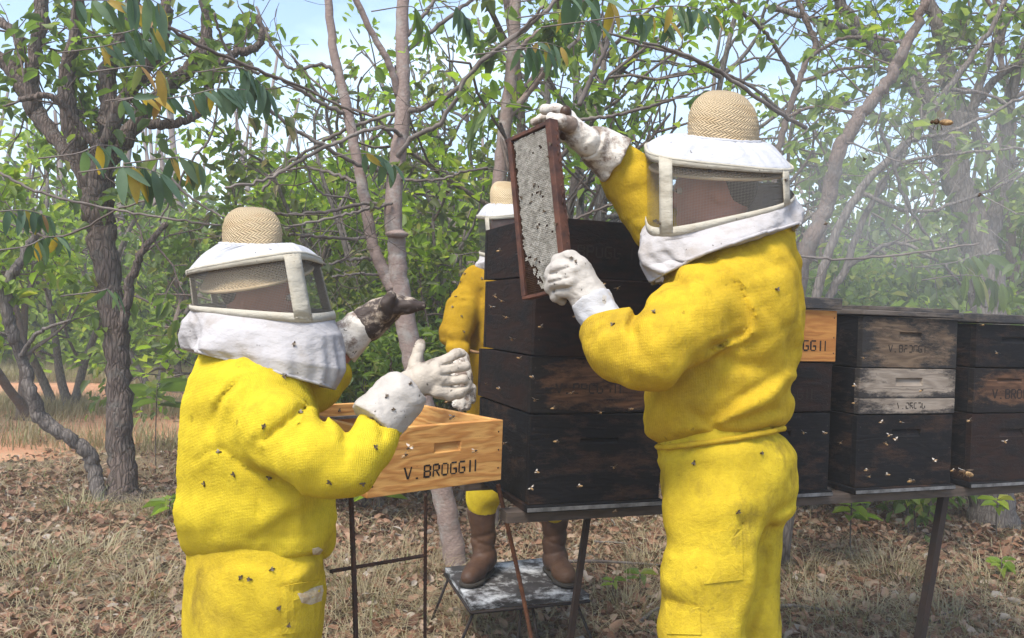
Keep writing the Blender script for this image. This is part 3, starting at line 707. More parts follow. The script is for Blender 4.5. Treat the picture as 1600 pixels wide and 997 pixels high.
# ---------------- people ----------------
def part_sdf(name, g, mat, parent): 
    V, Fq = g.mesh(); return add(name, V, Fq, mat, parent, True)
def head_into(g, c, r, yaw, pitch=0.0, k=.015):
    """head with brow, nose, lips, chin and ears; yaw: facing direction in the ground plane (0 = +X)"""
    f = np.array([math.cos(yaw) * math.cos(pitch), math.sin(yaw) * math.cos(pitch), math.sin(pitch)]); sd_ = np.array([-math.sin(yaw), math.cos(yaw), 0]); up = np.cross(f, sd_)
    R = np.stack([f, sd_, up], 1); c = np.array(c); s_ = r / .1
    def q(a, b, d): return c + R @ (np.array([a, b, d]) * s_)
    g.un(g.ell(q(-.008, 0, .02), (.098 * s_, .077 * s_, .10 * s_), R), k)
    g.un(g.ell(q(.02, 0, -.045), (.066 * s_, .058 * s_, .072 * s_), R), k)
    g.un(g.cone(q(.085, 0, .012), q(.108, 0, -.022), .010 * s_, .014 * s_), .012)
    for s in (-1, 1):
        g.un(g.cone(q(.078, .018 * s, .032), q(.072, .045 * s, .030), .010 * s_, .009 * s_), .01)
        g.un(g.ell(q(-.01, .078 * s, -.005), (.018 * s_, .008 * s_, .030 * s_), R), .008)
        g.sub(g.ell(q(.093, .031 * s, .012), (.014 * s_, .016 * s_, .010 * s_), R), .01)
    g.un(g.ell(q(.080, 0, -.050), (.012 * s_, .026 * s_, .007 * s_), R), .006)
    g.un(g.ell(q(.080, 0, -.063), (.012 * s_, .022 * s_, .007 * s_), R), .006)
    g.un(g.ell(q(.066, 0, -.098), (.022 * s_, .025 * s_, .018 * s_), R), .02)
    return q, R, s_
def face_bits(parent, q, R, s_):
    for s in (-1, 1):
        V, Fq = ellmesh(q(.080, .031 * s, .012), (.0095 * s_,) * 3, R, 14, 9); add('eye', V, Fq, M_eye, parent)
        V, Fq = ellmesh(q(.0885, .031 * s, .012), (.004 * s_, .005 * s_, .005 * s_), R, 10, 7); add('iris', V, Fq, M_iris, parent)
def hair_cap(parent, q, R, s_):
    V, Fq = ellmesh(q(-.040, 0, .030), (.076 * s_, .080 * s_, .090 * s_), R, 26, 18); add('hair', V, Fq, M_hair, parent)
def hat(parent, base_ring, top_c, brim_ring, brim_drop, mat, rows=13, blunt=2.6, edge=True):
    """crown lathed over the base ring, with the brim as a second part"""
    C = base_ring.mean(0); ax = np.array(top_c) - C; rings_ = []
    for i in range(rows * 5 + 1):
        t = i / (rows * 5); hgt = t; r = (1 - t ** blunt) ** (1 / blunt) if t < 1 else 0
        r = max(r, .02); saw = (1 + .014 * ((i % 5) / 5 - .5)) * (1 + .03 * math.sin(t * 3.1))
        an = np.linspace(0, 2 * math.pi, len(base_ring), endpoint=False); dn_ = 1 + .012 * np.sin(3 * an + t * 5) + .009 * np.sin(5 * an - t * 7 + 1) + .006 * np.sin(11 * an + t * 23)
        rings_.append(C + (base_ring - C) * (r * saw * dn_)[:, None] + ax * hgt)
    rings_.append(np.tile(C + ax * 1.0, (len(base_ring), 1)))
    V, Fq, uv = skin(rings_[::-1]); uv[:, 1] *= 1.0
    h = add('straw_hat', V, Fq, mat, parent, True, None, uv)
    rr = [base_ring * (1 - t) + (brim_ring + np.array([0, 0, -brim_drop])) * t + np.array([0, 0, .002 * (k % 2)]) for k, t in enumerate(np.linspace(0, 1, 26))]
    V, Fq, uv = skin(rr); o = add('brim', V, Fq, mat, h, True, None, uv); thick(o, .003, 0)
    V, Fq = tube(np.vstack([rr[-1][::2], rr[-1][:1]]), .0045, 6, cap=False); add('brim_edge', V, Fq, mat, h)
    return h
def pleats(R, amp, k, seed, ph=0):
    r = np.random.default_rng(seed); N = len(R); t = np.arange(N) / N * 2 * math.pi; C = R.mean(0)
    m = np.zeros(N)
    for i in range(4): m += r.normal() * np.sin(round(k * (.6 + .35 * i)) * t + r.random() * 6.28 + ph)
    m /= 2
    D = R - C; D /= np.linalg.norm(D, axis=1)[:, None]
    return R + D * (amp * m)[:, None]
def blend(a, b, t): return a * (1 - t) + b * t
def veil(parent, crown_r, edge_r, bot_r, skirt, posts, gauze, seed=1, hood_bulge=.012, tape_w=.012, post_w=16, top_tape=True):
    # hood cloth: gathered at the crown, flat at the wire
    rr = []
    for t in np.linspace(0, 1, 15):
        R = blend(crown_r, edge_r, t) + np.array([0, 0, hood_bulge * math.sin(math.pi * t)])
        rr.append(pleats(R, .0045 * (1 - t) ** .4 * (t > 0) + .0008, 26, seed, t * 1.5))
    V, Fq, uv = skin(rr); v = add('beekeeping_veil', V, Fq, M_hood, parent, True, None, uv); thick(v, .0015)
    gath = pleats(crown_r, .003, 40, seed + 3); V, Fq = tube(np.vstack([gath[::2], gath[:1]]), .0055, 7, cap=False, rough=.25); add('gathered_band', V, Fq, M_hood, v)
    C = edge_r.mean(0); ed = edge_r
    rr = [blend(ed, bot_r, t) for t in np.linspace(0, 1, 7)]
    V, Fq, uv = skin(rr); add('gauze_window', V, Fq, gauze, v, True, None, uv)
    def outw(R, k): D = R - R.mean(0); D[:, 2] = 0; D /= np.linalg.norm(D, axis=1)[:, None]; return R + D * k
    def tape(Ra, Rb, nm, k=.003):
        V, Fq, uv = skin([outw(Ra, k), outw(blend(Ra, Rb, .5), k + .0015), outw(Rb, k)]); o = add(nm, V, Fq, M_tape, v, True, None, uv); thick(o, .002)
    hgt = np.linalg.norm(bot_r - ed, axis=1).mean(); f = tape_w / hgt
    tape(blend(ed, bot_r, -.02), blend(ed, bot_r, f), 'upper_binding'); tape(blend(ed, bot_r, 1 - f), blend(ed, bot_r, 1.03), 'lower_binding')
    V, Fq = tube(np.vstack([outw(ed, .003)[::2], outw(ed, .003)[:1]]), .0042, 6, cap=False, rough=.1); add('wire_hoop', V, Fq, M_tape, v)
    # corner posts
    N = len(ed); px, py, dd = proj(ed[:, 0], ed[:, 1], ed[:, 2])
    dm = dd.mean()
    for (tp_, side, wd) in posts:
        cand = [i for i in range(N) if ((dd[i] < dm) == (side == 'near'))]
        i0 = min(cand, key=lambda i: abs(px[i] - tp_)); hw = wd / 2; L_ = np.cumsum(np.linalg.norm(np.roll(ed, -1, 0) - ed, axis=1))
        per = L_[-1]; c0 = L_[i0 - 1] if i0 else 0
        us = (c0 + np.linspace(-hw, hw, 5)) % per; Ls = np.concatenate([[0], L_])
        def at(R, u):
            Rc = np.vstack([R, R[:1]]); return np.array([np.interp(u, Ls, Rc[:, k]) for k in range(3)])
        e1, b1 = outw(ed, .0055), outw(bot_r, .0055)
        rr = [np.array([at(e1, u) * (1 - t) + at(b1, u) * t for u in us]) for t in np.linspace(0, 1, 5)]
        V, Fq, uv = skin(rr, closed=False); o = add('corner_post', V, Fq, M_tape, v, True, None, uv); thick(o, .0025, 0)
    # skirt cloth
    rs = [bot_r] + skirt; K = []
    n = 34
    Rs = np.array(rs); tt = np.linspace(0, len(rs) - 1, n)
    for a_, t in enumerate(tt):
        i = min(int(t), len(rs) - 2); f_ = t - i; f_ = f_ * f_ * (3 - 2 * f_) * .5 + f_ * .5
        R = blend(Rs[i], Rs[i + 1], f_); s_ = a_ / (n - 1)
        K.append(pleats(pleats(R, .013 * min(1, s_ * 2), 5, seed + 7, s_ * 3.4), .0045 * s_, 17, seed + 9, -s_ * 5))
    V, Fq, uv = skin(K); o = add('neck_cloth', V, Fq, M_white, v, True, None, uv); thick(o, .002)
    hem = K[-1]; V, Fq = tube(np.vstack([hem[::2], hem[:1]]), .004, 6, cap=False, rough=.15); add('hem', V, Fq, M_white, v)
    return v
def glove(parent, segs, h, mat, label=None, folds=(), palm_k=.006, wobble=.0004, cuff=None, cuff_mat=None, seed=3, nm='glove', subs=()):
    """segs: list of (chain of (px,py,d,radius px), blend)"""
    allp = []; pad = 0
    for ch, k in segs:
        for p in ch: allp.append(P(*p[:3])); pad = max(pad, sm(p[3], p[2]))
    lo, hi = bounds(allp, pad + .015); g = Grid(lo, hi, h)
    for ch, k in segs: g.un(g.chain(ch, .006), k)
    for f in folds: g.fold(*f)
    g.wob(wobble, .03, seed); g.wob(wobble * .6, .014, seed + 1); g.rumple(.0016, .022, seed + 2, (1, 1, 1)); g.rumple(.0008, .010, seed + 3, (1, 1, 1))
    o = part_sdf(nm, g, mat, parent)
    if label: o['label'] = label
    if cuff:
        allp = [P(*p[:3]) for p in cuff]; pad = max(sm(p[3], p[2]) for p in cuff); lo, hi = bounds(allp, pad + .02); g = Grid(lo, hi, .005)
        g.v = g.chain(cuff, .004); 
        e0, e1 = P(*cuff[-1][:3]), P(*cuff[-2][:3]); ax = e0 - e1; ax /= np.linalg.norm(ax)
        pl = (g.X - e0[0]) * ax[0] + (g.Y - e0[1]) * ax[1] + (g.Z - e0[2]) * ax[2]; g.v = np.maximum(g.v, pl)
        s0, s1 = P(*cuff[0][:3]), P(*cuff[1][:3]); ax = s0 - s1; ax /= np.linalg.norm(ax)
        pl = (g.X - s0[0]) * ax[0] + (g.Y - s0[1]) * ax[1] + (g.Z - s0[2]) * ax[2]; g.v = np.maximum(g.v, pl - .004)
        g.wob(.0016, .06, seed + 5); g.wob(.0008, .025, seed + 6); g.rumple(.003, .05, seed + 7, (1, 1, 1)); V, Fq = g.mesh(); c = add('gauntlet', V, Fq, cuff_mat or mat, o)
    return o

# ===== right beekeeper =====
pr = tag(empty('person', P(1120, 1330, 1.95) * [1, 1, 0]), 'beekeeper in mustard yellow suit and straw hat lifting a honeycomb frame with both hands', 'person')
# trousers
lo, hi = bounds([P(1020, 640, 1.7), P(1265, 1000, 1.7), P(1020, 640, 2.3), P(1265, 1000, 2.3), P(1040, 1330, 1.8) * [1, 1, 0] + [0, 0, .12]], .06)
g = Grid(lo, hi, .0095)
tr_rows = [(640, 1045, 1215, 1.95, .15), (668, 1036, 1216, 1.95, .155), (690, 1030, 1232, 1.95, .17), (712, 1025, 1246, 1.95, .18), (750, 1029, 1250, 1.95, .18), (785, 1037, 1248, 1.95, .175), (808, 1041, 1238, 1.95, .165), (826, 1044, 1216, 1.95, .15)]
g.un(g.loft(tr_rows, n=2.2))
g.un(g.chain([(1110, 800, 1.84, 70), (1107, 900, 1.83, 71), (1102, 985, 1.82, 66), (1100, 1100, 1.83, 60), (1104, 1260, 1.86, 50)], .03), .05)
g.un(g.chain([(1160, 800, 2.06, 64), (1150, 880, 2.07, 60), (1152, 960, 2.07, 60), (1152, 1060, 2.08, 56), (1150, 1210, 2.1, 46)], .03), .03)
dm = 1.98
g.fold([(1038, 830), (1044, 862), (1070, 868), (1092, 855)], .0064, 3.5, dmid=dm); g.fold([(1040, 866), (1070, 874), (1092, 862)], -.0064, 4, dmid=dm)
g.fold([(1040, 938), (1068, 942), (1094, 948)], .0064, 3, dmid=dm); g.fold([(1094, 830), (1094, 997)], .0029, 2.5, dmid=dm)
g.fold([(1158, 815), (1166, 868), (1180, 855)], .0064, 3, dmid=dm); g.fold([(1160, 818), (1182, 812)], .0048, 3, dmid=dm)
g.fold([(1247, 780), (1205, 808), (1203, 840)], .0160, 6, dmid=dm)
g.fold([(1030, 712), (1090, 700), (1150, 690), (1225, 672)], .0112, 5, dmid=2.3); g.fold([(1195, 850), (1188, 930), (1165, 995)], .0192, 8, dmid=2.02)
g.wob(.0045, .18, 4); g.wob(.002, .09, 5); g.rumple(.004, .17, 6); g.rumple(.001, .06, 7)
part_sdf('trousers', g, M_yel_p, pr)
# waistband cord
wr = [ring((1028, 697), (1222, 668), 1.95, .165, 6 - k * 5, 2.2) for k in range(2)]
V, Fq, uv = skin([wr[0] - [0, 0, .004], wr[0] + [0, 0, .022]]); 
V, Fq = tube(np.vstack([pleats(wr[0], .003, 30, 3)[::2], pleats(wr[0], .003, 30, 3)[:1]]), .0065, 7, cap=False, rough=.2); add('waistband', V, Fq, M_yel_r, pr)
# jacket
lo, hi = bounds([P(985, 320, 1.7), P(1270, 705, 1.7), P(1270, 320, 2.25), P(905, 620, 1.62), P(930, 230, 2.15)], .05)
g = Grid(lo, hi, .0078)
rows = [(350, 1120, 1215, 2.02, .09), (366, 1090, 1236, 2.01, .12), (385, 1062, 1243, 2.0, .15), (412, 1042, 1248, 1.98, .175), (450, 1035, 1253, 1.96, .19), (500, 1030, 1256, 1.95, .19), (550, 1016, 1250, 1.95, .185), (600, 1006, 1240, 1.95, .18), (640, 1003, 1238, 1.95, .18), (668, 1008, 1232, 1.95, .175), (682, 1022, 1218, 1.95, .16)]
g.un(g.loft(rows, tilt=.10, pivot=1125, n=2.3))
g.v = g.v
arm = g.chain([(1112, 458, 1.85, 62), (1070, 505, 1.78, 64), (1012, 548, 1.70, 61)], .03)
fore = g.chain([(1012, 550, 1.70, 60), (975, 540, 1.74, 52), (950, 532, 1.79, 40), (941, 524, 1.81, 30)], .03)
h_ = np.maximum(.02 - np.abs(arm - fore), 0) / .02; arm = np.minimum(arm, fore) - h_ * h_ * .02 * .25
g.un(arm, .022)
g.un(g.chain([(1070, 400, 2.12, 52), (1020, 335, 2.13, 46), (985, 282, 2.13, 41), (968, 262, 2.13, 36)], .03), .03)
dm = 1.97
g.fold([(1104, 398), (1135, 420), (1160, 455), (1172, 492), (1164, 520), (1150, 545)], .0096, 5, dmid=dm)
g.fold([(1098, 392), (1130, 412), (1162, 448), (1180, 490)], -.0064, 6, dmid=dm)
g.fold([(1164, 520), (1128, 538), (1108, 545)], .0085, 6, dmid=dm)
g.fold([(1176, 520), (1150, 536), (1120, 548)], -.0144, 7, dmid=dm)
g.fold([(1232, 540), (1195, 575), (1150, 570), (1122, 545)], .0128, 12, dmid=dm)
g.fold([(1240, 590), (1205, 620), (1160, 645), (1118, 665)], -.0160, 11, dmid=dm); g.fold([(1225, 575), (1190, 600), (1150, 625), (1112, 655)], .0128, 8, dmid=dm)
g.fold([(1132, 560), (1120, 620), (1112, 668)], .0080, 4, dmid=dm)
g.fold([(1080, 645), (1105, 662), (1120, 670)], .0128, 6, dmid=dm); g.fold([(1060, 660), (1030, 680)], .0080, 6, dmid=dm)
g.fold([(1238, 600), (1232, 612)], .0160, 8, dmid=2.3); g.fold([(1120, 668), (1160, 655), (1215, 640)], .0112, 5, dmid=dm)
g.fold([(1002, 478), (985, 508), (988, 520)], .0224, 8, dmid=dm); g.fold([(1048, 425), (1052, 440), (1068, 445)], .0128, 7, dmid=dm)
g.fold([(988, 520), (1010, 560)], .0080, 10, dmid=dm); g.fold([(960, 505), (965, 540), (975, 590)], .0048, 6, dmid=dm)
g.fold([(925, 530), (935, 515), (960, 508)], .0096, 4, dmid=dm)
g.wob(.005, .15, 11); g.wob(.002, .07, 12); g.rumple(.0045, .15, 13); g.rumple(.0012, .06, 14)
# open cuffs
g.sub(g.chain([(941, 524, 1.81, 22), (915, 508, 1.84, 24)], .002), .004)
part_sdf('jacket', g, M_yel_r, pr)
# gloves
fist = [([(872, 428, 1.885, 21), (900, 432, 1.875, 29), (918, 462, 1.86, 29), (930, 478, 1.85, 31)], .01),
        ([(905, 415, 1.86, 16), (888, 404, 1.865, 13), (872, 408, 1.885, 11), (867, 424, 1.90, 10)], .006),
        ([(895, 425, 1.85, 16), (872, 420, 1.86, 13), (862, 432, 1.885, 11), (868, 446, 1.90, 10)], .006),
        ([(892, 440, 1.845, 15), (868, 438, 1.86, 12), (860, 450, 1.88, 10), (870, 460, 1.895, 9)], .005),
        ([(897, 455, 1.85, 13), (876, 456, 1.865, 10), (868, 463, 1.88, 9), (878, 470, 1.89, 8)], .005),
        ([(912, 420, 1.90, 14), (893, 402, 1.92, 11), (882, 402, 1.94, 9)], .006)]
glove(pr, fist, .0032, M_glove_cl, 'clean white leather glove gripping the lower corner of the comb frame',
      folds=[([(872, 432), (905, 462), (930, 485)], -.002, 2.2), ([(888, 418), (860, 428)], .006, 1.8), ([(888, 434), (858, 442)], .006, 1.8), ([(892, 448), (864, 455)], .006, 1.8), ([(893, 408), (880, 402)], .004, 1.6), ([(908, 405), (935, 450)], -.0015, 2)],
      cuff=[(922, 468, 1.855, 33), (934, 490, 1.845, 33), (948, 512, 1.83, 35)], cuff_mat=M_hood)
top = [([(889, 197, 2.030, 19), (903, 212, 2.040, 21), (918, 222, 2.050, 24)], .01),
       ([(889, 182, 2.030, 11), (870, 172, 2.020, 9.5), (851, 171, 2.010, 9)], .006),
       ([(890, 195, 2.000, 14), (876, 190, 1.985, 12), (861, 184, 1.980, 8.5)], .006),
       ([(880, 190, 2.050, 11), (862, 184, 2.055, 9), (846, 186, 2.050, 8), (834, 191, 2.040, 6.5)], .004),
       ([(882, 205, 2.070, 11), (866, 202, 2.080, 9), (858, 208, 2.080, 8)], .004),
       ([(884, 213, 2.070, 10), (872, 214, 2.090, 8), (865, 220, 2.090, 7)], .004)]
glove(pr, top, .0032, M_glove_mid, 'stained leather glove with finger and thumb pinching the top bar',
      folds=[([(902, 186), (935, 215)], -.0018, 2.5), ([(908, 236), (932, 211)], -.0025, 3)],
      cuff=[(922, 223, 2.050, 27), (938, 233, 2.090, 34), (966, 252, 2.095, 40)], cuff_mat=M_glove_mid)
V, Fq = ellmesh(P(884, 175, 2.01), (.015, .012, .0165)); add('propolis_and_gap_shade', V, Fq, M_cell, pr)
V, Fq = ellmesh(P(881, 206, 2.03), (.016, .016, .022)); add('propolis_and_gap_shade', V, Fq, M_cell, pr)  # added dark blob imitating the shade in the gap below the thumb
# veil and hat
cr_ = ring((1071, 212), (1187, 222), 2.05, .092, 3, 2.1)
ed_ = ring((1008, 230), (1233, 257), 2.05, .175, 14, 3.6, .12)
bo_ = ring((1009, 350), (1235, 300), 2.05, .175, 26, 3.6, .12)
sk = [ring((1001, 362), (1242, 312), 2.05, .185, 26, 2.6), ring((998, 385), (1246, 328), 2.04, .19, 20, 2.4), ring((1004, 408), (1246, 345), 2.03, .19, 14, 2.3), ring((1024, 442), (1244, 358), 2.0, .205, -16, 2.2)]
veil(pr, cr_, ed_, bo_, sk, [(1042, 'near', .034), (1224, 'near', .026), (1016, 'far', .03), (1215, 'far', .03)], M_screen, seed=4)
brim = ring((1016, 262), (1226, 272), 2.05, .16, 14, 2.0)
hh = hat(pr, ring((1074, 214), (1185, 222), 2.05, .09, 3, 2.1), P(1131, 141, 2.05), brim, .0, M_straw, 13)
# body
lo, hi = bounds([P(1020, 200, 1.7), P(1240, 640, 2.2), P(895, 480, 1.84), P(885, 190, 2.14), P(1100, 1340, 1.8) * [1, 1, 0], P(1150, 1240, 2.1) * [1, 1, 0]], .09)
g = Grid(lo, hi, .009)
hc = P(1112, 305, 2.03)
q, R, s_ = head_into(g, hc, .100, math.radians(172), -.08)
g.un(g.cone(hc + [.02, .0, -.06], P(1140, 400, 1.98), .056, .062), .03)
g.un(g.cone(P(1145, 430, 1.96), P(1130, 640, 1.95), .11, .09), .05); g.un(g.cone(P(1130, 640, 1.95), P(1135, 760, 1.95), .09, .10), .05)
g.un(g.chain([(1118, 440, 1.85, 40), (1012, 550, 1.70, 28), (941, 524, 1.81, 17), (905, 440, 1.87, 14)], .02), .02)
g.un(g.chain([(1090, 420, 2.10, 38), (1000, 300, 2.13, 24), (935, 232, 2.12, 17), (895, 195, 2.1, 13)], .02), .02)
g.un(g.chain([(1110, 780, 1.84, 36), (1102, 980, 1.82, 32), (1104, 1300, 1.86, 22)], .02), .03)
g.un(g.chain([(1145, 780, 2.05, 30), (1152, 960, 2.07, 28), (1150, 1230, 2.1, 20)], .02), .03)
bd = part_sdf('body', g, M_skin, pr); face_bits(bd, q, R, s_); hair_cap(bd, q, R, s_)
def boot(parent, ankle_px, d, top_px, dirx, diry, sc_=1.0, mats=(None, None), floor=0.0, nm='boot', shaft=.30, h=.007, soft=True):
    """boot standing on z=floor; dirx,diry: toe direction"""
    a = np.array([*(P(*ankle_px, d)[:2]), floor + .085 * sc_]); t = np.array([*(P(*top_px, d)[:2]), floor + shaft]); f = np.array([dirx, diry, 0]); f = f / np.linalg.norm(f)
    lo, hi = bounds([a - f * .08, a + f * .24, t, a * [1, 1, 0] + [0, 0, floor]], .09 * sc_); g = Grid(lo, hi, h)
    g.un(g.cone(a, t, .050 * sc_, .062 * sc_)); g.un(g.cone(a + [0, 0, -.02], a - f * .025 + [0, 0, -.045], .046 * sc_, .038 * sc_), .03)
    g.un(g.cone(a + f * .02 + [0, 0, -.02], a + f * .13 * sc_ + [0, 0, -.042], .045 * sc_, .041 * sc_), .03)
    g.un(g.cone(a + f * .10 * sc_ + [0, 0, -.042], a + f * .165 * sc_ + [0, 0, -.046], .042 * sc_, .036 * sc_), .02)
    for k in range(3):
        zz = a[2] + .02 + .035 * k; g.v = g.v + (.004 * np.exp(-((g.Z - zz - (g.X - a[0]) * .3 * (-1) ** k) / .008) ** 2)).astype(np.float32)
    g.v = np.maximum(g.v, g.Z - (floor + shaft)); g.v = np.maximum(g.v, (floor + .012) - g.Z); g.wob(.002, .1, 8)
    V, Fq = g.mesh(); o = add(nm, V, Fq, mats[0], parent)
    lo, hi = bounds([a - f * .08, a + f * .22], .06); lo[2] = floor; hi[2] = floor + .03; g = Grid(lo, hi, .005)
    g.un(g.cone(a * [1, 1, 0] - f * .03 + [0, 0, floor + .012], a * [1, 1, 0] + f * .14 * sc_ + [0, 0, floor + .012], .042 * sc_, .048 * sc_)); g.un(g.cone(a * [1, 1, 0] + f * .14 * sc_ + [0, 0, floor + .012], a * [1, 1, 0] + f * .17 * sc_ + [0, 0, floor + .012], .047 * sc_, .040 * sc_), .02)
    g.v = np.maximum(g.v, np.abs(g.Z - (floor + .011)) - .009); V, Fq = g.mesh(); add('sole', V, Fq, M_sole, o)
    return o
boot(pr, (1104, 1300), 1.86, (1104, 1250), -1, .25, 1.1, (M_boot,), nm='boot'); boot(pr, (1150, 1230), 2.1, (1150, 1200), -1, .3, 1.1, (M_boot,))

# ===== left beekeeper =====
pl_ = tag(empty('person', P(395, 1340, 1.85) * [1, 1, 0]), 'beekeeper in lemon yellow suit holding both gloved hands open over the pine box', 'person')
lo, hi = bounds([P(270, 840, 1.65), P(540, 1000, 2.05), P(395, 1330, 1.85) * [1, 1, 0] + [0, 0, .1], P(480, 1130, 1.8)], .09)
g = Grid(lo, hi, .0095)
g.un(g.loft([(835, 300, 500, 1.86, .14), (865, 290, 508, 1.86, .155), (900, 285, 513, 1.86, .165), (945, 284, 512, 1.86, .17), (1000, 287, 505, 1.86, .165), (1030, 292, 495, 1.86, .15)], n=2.2))
g.un(g.chain([(380, 1000, 1.80, 62), (420, 1100, 1.74, 58), (400, 1180, 1.80, 44), (378, 1290, 1.86, 36)], .03), .04)
g.un(g.chain([(420, 1000, 1.98, 58), (470, 1090, 1.95, 52), (460, 1160, 2.0, 42), (440, 1240, 2.02, 34)], .03), .04)
dm = 1.88
g.fold([(436, 912), (434, 997)], .0029, 2.5, dmid=dm); g.fold([(436, 915), (470, 925), (505, 908)], .0080, 3.5, dmid=dm); g.fold([(440, 925), (480, 934), (505, 920)], -.0064, 4, dmid=dm)
g.fold([(490, 880), (470, 900), (450, 912)], -.0096, 9, dmid=dm); g.wob(.0045, .18, 14); g.wob(.002, .08, 15); g.rumple(.004, .17, 16); g.rumple(.001, .06, 17)
part_sdf('trousers', g, M_yel_p, pl_)
lo, hi = bounds([P(250, 530, 1.6), P(540, 885, 2.1), P(620, 700, 1.55), P(540, 560, 2.2)], .03)
g = Grid(lo, hi, .0078)
rows = [(530, 335, 430, 1.93, .09), (550, 312, 448, 1.91, .13), (568, 298, 462, 1.90, .155), (590, 286, 480, 1.88, .17), (625, 275, 494, 1.87, .175), (680, 266, 505, 1.86, .18), (740, 260, 516, 1.86, .18), (795, 257, 525, 1.86, .18), (825, 259, 528, 1.86, .175), (850, 270, 524, 1.86, .165), (872, 288, 512, 1.86, .145)]
g.un(g.loft(rows, tilt=-.02, pivot=395, n=2.25))
arm = g.chain([(392, 635, 1.77, 56), (440, 672, 1.70, 58), (505, 712, 1.64, 56), (545, 722, 1.63, 50)], .03)
fore = g.chain([(545, 722, 1.63, 50), (572, 702, 1.66, 42), (590, 676, 1.70, 38)], .03)
h_ = np.maximum(.02 - np.abs(arm - fore), 0) / .02; arm = np.minimum(arm, fore) - h_ * h_ * .02 * .25
g.un(arm, .02)
g.un(g.chain([(430, 610, 2.02, 45), (490, 605, 2.08, 36), (522, 585, 2.11, 30)], .03), .03)
dm = 1.86
g.fold([(372, 595), (345, 625), (332, 660), (336, 690)], .0096, 4.5, dmid=dm); g.fold([(384, 600), (352, 630), (342, 670)], -.0048, 6, dmid=dm)
g.fold([(303, 722), (330, 703), (352, 700)], .0096, 4, dmid=dm); g.fold([(345, 700), (385, 732), (430, 752)], .0096, 5, dmid=dm)
g.fold([(474, 640), (445, 665), (415, 690)], .0192, 6, dmid=dm); g.fold([(470, 652), (430, 682), (405, 697)], -.0096, 6, dmid=dm); g.fold([(400, 690), (395, 700)], .0096, 8, dmid=dm)
g.fold([(500, 652), (512, 668)], .0160, 7, dmid=dm); g.fold([(530, 655), (540, 672), (538, 690)], .0192, 6, dmid=dm); g.fold([(552, 640), (548, 690), (532, 730)], .0080, 5, dmid=dm)
g.fold([(592, 645), (598, 685)], .0096, 5, dmid=dm); g.fold([(406, 765), (400, 820), (396, 868)], .0056, 2.5, dmid=dm); g.fold([(468, 775), (470, 830), (462, 860)], -.0048, 8, dmid=dm)
g.fold([(395, 872), (450, 868), (505, 860)], -.0080, 5, dmid=dm); g.fold([(388, 556), (392, 600)], .0032, 3, dmid=dm)
g.fold([(270, 800), (320, 845), (400, 858)], -.0064, 14, dmid=dm)
g.wob(.005, .16, 21); g.wob(.002, .075, 22); g.rumple(.004, .16, 24); g.rumple(.0011, .06, 25)
g.sub(g.chain([(588, 678, 1.70, 30), (606, 655, 1.72, 34)], .002), .004)
part_sdf('jacket', g, M_yel_l, pl_)
nearh = [([(640, 602, 1.76, 24), (662, 592, 1.77, 25), (682, 588, 1.775, 24), (690, 604, 1.775, 20)], .012),
         ([(676, 574, 1.78, 14), (700, 563, 1.79, 10), (713, 553, 1.80, 8.5), (722, 552, 1.81, 7.5)], .006),
         ([(684, 583, 1.77, 13), (708, 576, 1.775, 10.5), (727, 573, 1.785, 8.5)], .004),
         ([(686, 597, 1.765, 13), (708, 597, 1.77, 10), (722, 592, 1.775, 9), (730, 598, 1.785, 8)], .004),
         ([(684, 610, 1.76, 13), (702, 616, 1.765, 10.5), (718, 614, 1.77, 9), (728, 606, 1.78, 7.5)], .005),
         ([(644, 588, 1.785, 14), (649, 566, 1.80, 10), (655, 545, 1.81, 9), (657, 537, 1.815, 8.5)], .008)]
glove(pl_, nearh, .003, M_glove, 'cream leather glove with fingers spread over the pine box',
      folds=[([(688, 572), (720, 562)], .006, 1.8), ([(690, 586), (728, 583)], .007, 1.9), ([(692, 604), (728, 602)], .007, 1.9), ([(700, 560), (703, 570)], .002, 1.5), ([(704, 572), (706, 582)], .002, 1.5), ([(704, 592), (706, 601)], .002, 1.5), ([(668, 580), (680, 600)], .0015, 2), ([(655, 612), (680, 618)], -.002, 3), ([(640, 575), (648, 605), (655, 620)], .004, 3.5)],
      cuff=[(640, 604, 1.755, 31), (624, 620, 1.74, 42), (582, 664, 1.70, 44)], cuff_mat=M_glove_cl)
farh = [([(575, 505, 2.14, 29.3), (592, 492, 2.14, 25.6), (606, 484, 2.14, 22.0)], .012),
        ([(604, 482, 2.12, 14.6), (618, 478, 2.11, 13.4), (640, 480, 2.11, 10.4), (658, 479, 2.12, 7.3)], .005),
        ([(606, 478, 2.14, 14.6), (622, 472, 2.14, 12.2), (642, 475, 2.14, 9.8), (660, 478, 2.15, 6.7)], .004),
        ([(606, 480, 2.165, 13.4), (620, 473, 2.17, 11.0), (640, 474, 2.18, 8.5), (654, 477, 2.18, 6.7)], .004),
        ([(604, 486, 2.19, 12.2), (618, 483, 2.20, 9.8), (636, 484, 2.20, 7.9)], .004),
        ([(600, 490, 2.105, 14.6), (604, 476, 2.09, 12.2), (611, 463, 2.085, 9.2)], .005)]
glove(pl_, farh, .0032, M_glove_brown, 'dark propolis stained glove raised palm up',
      folds=[([(588, 470), (594, 500)], .003, 3), ([(606, 482), (648, 484)], .002, 2)],
      cuff=[(583, 500, 2.14, 23), (562, 512, 2.135, 28), (530, 543, 2.125, 34)], cuff_mat=M_glove_mid)
cl_ = ring((346, 381), (441, 383), 1.96, .078, 2, 2.1)
el_ = ring((297, 430), (502, 402), 1.96, .165, -14, 4.2, -.32)
bl_ = ring((303, 480), (524, 497), 1.95, .165, 8, 4.2, -.32)
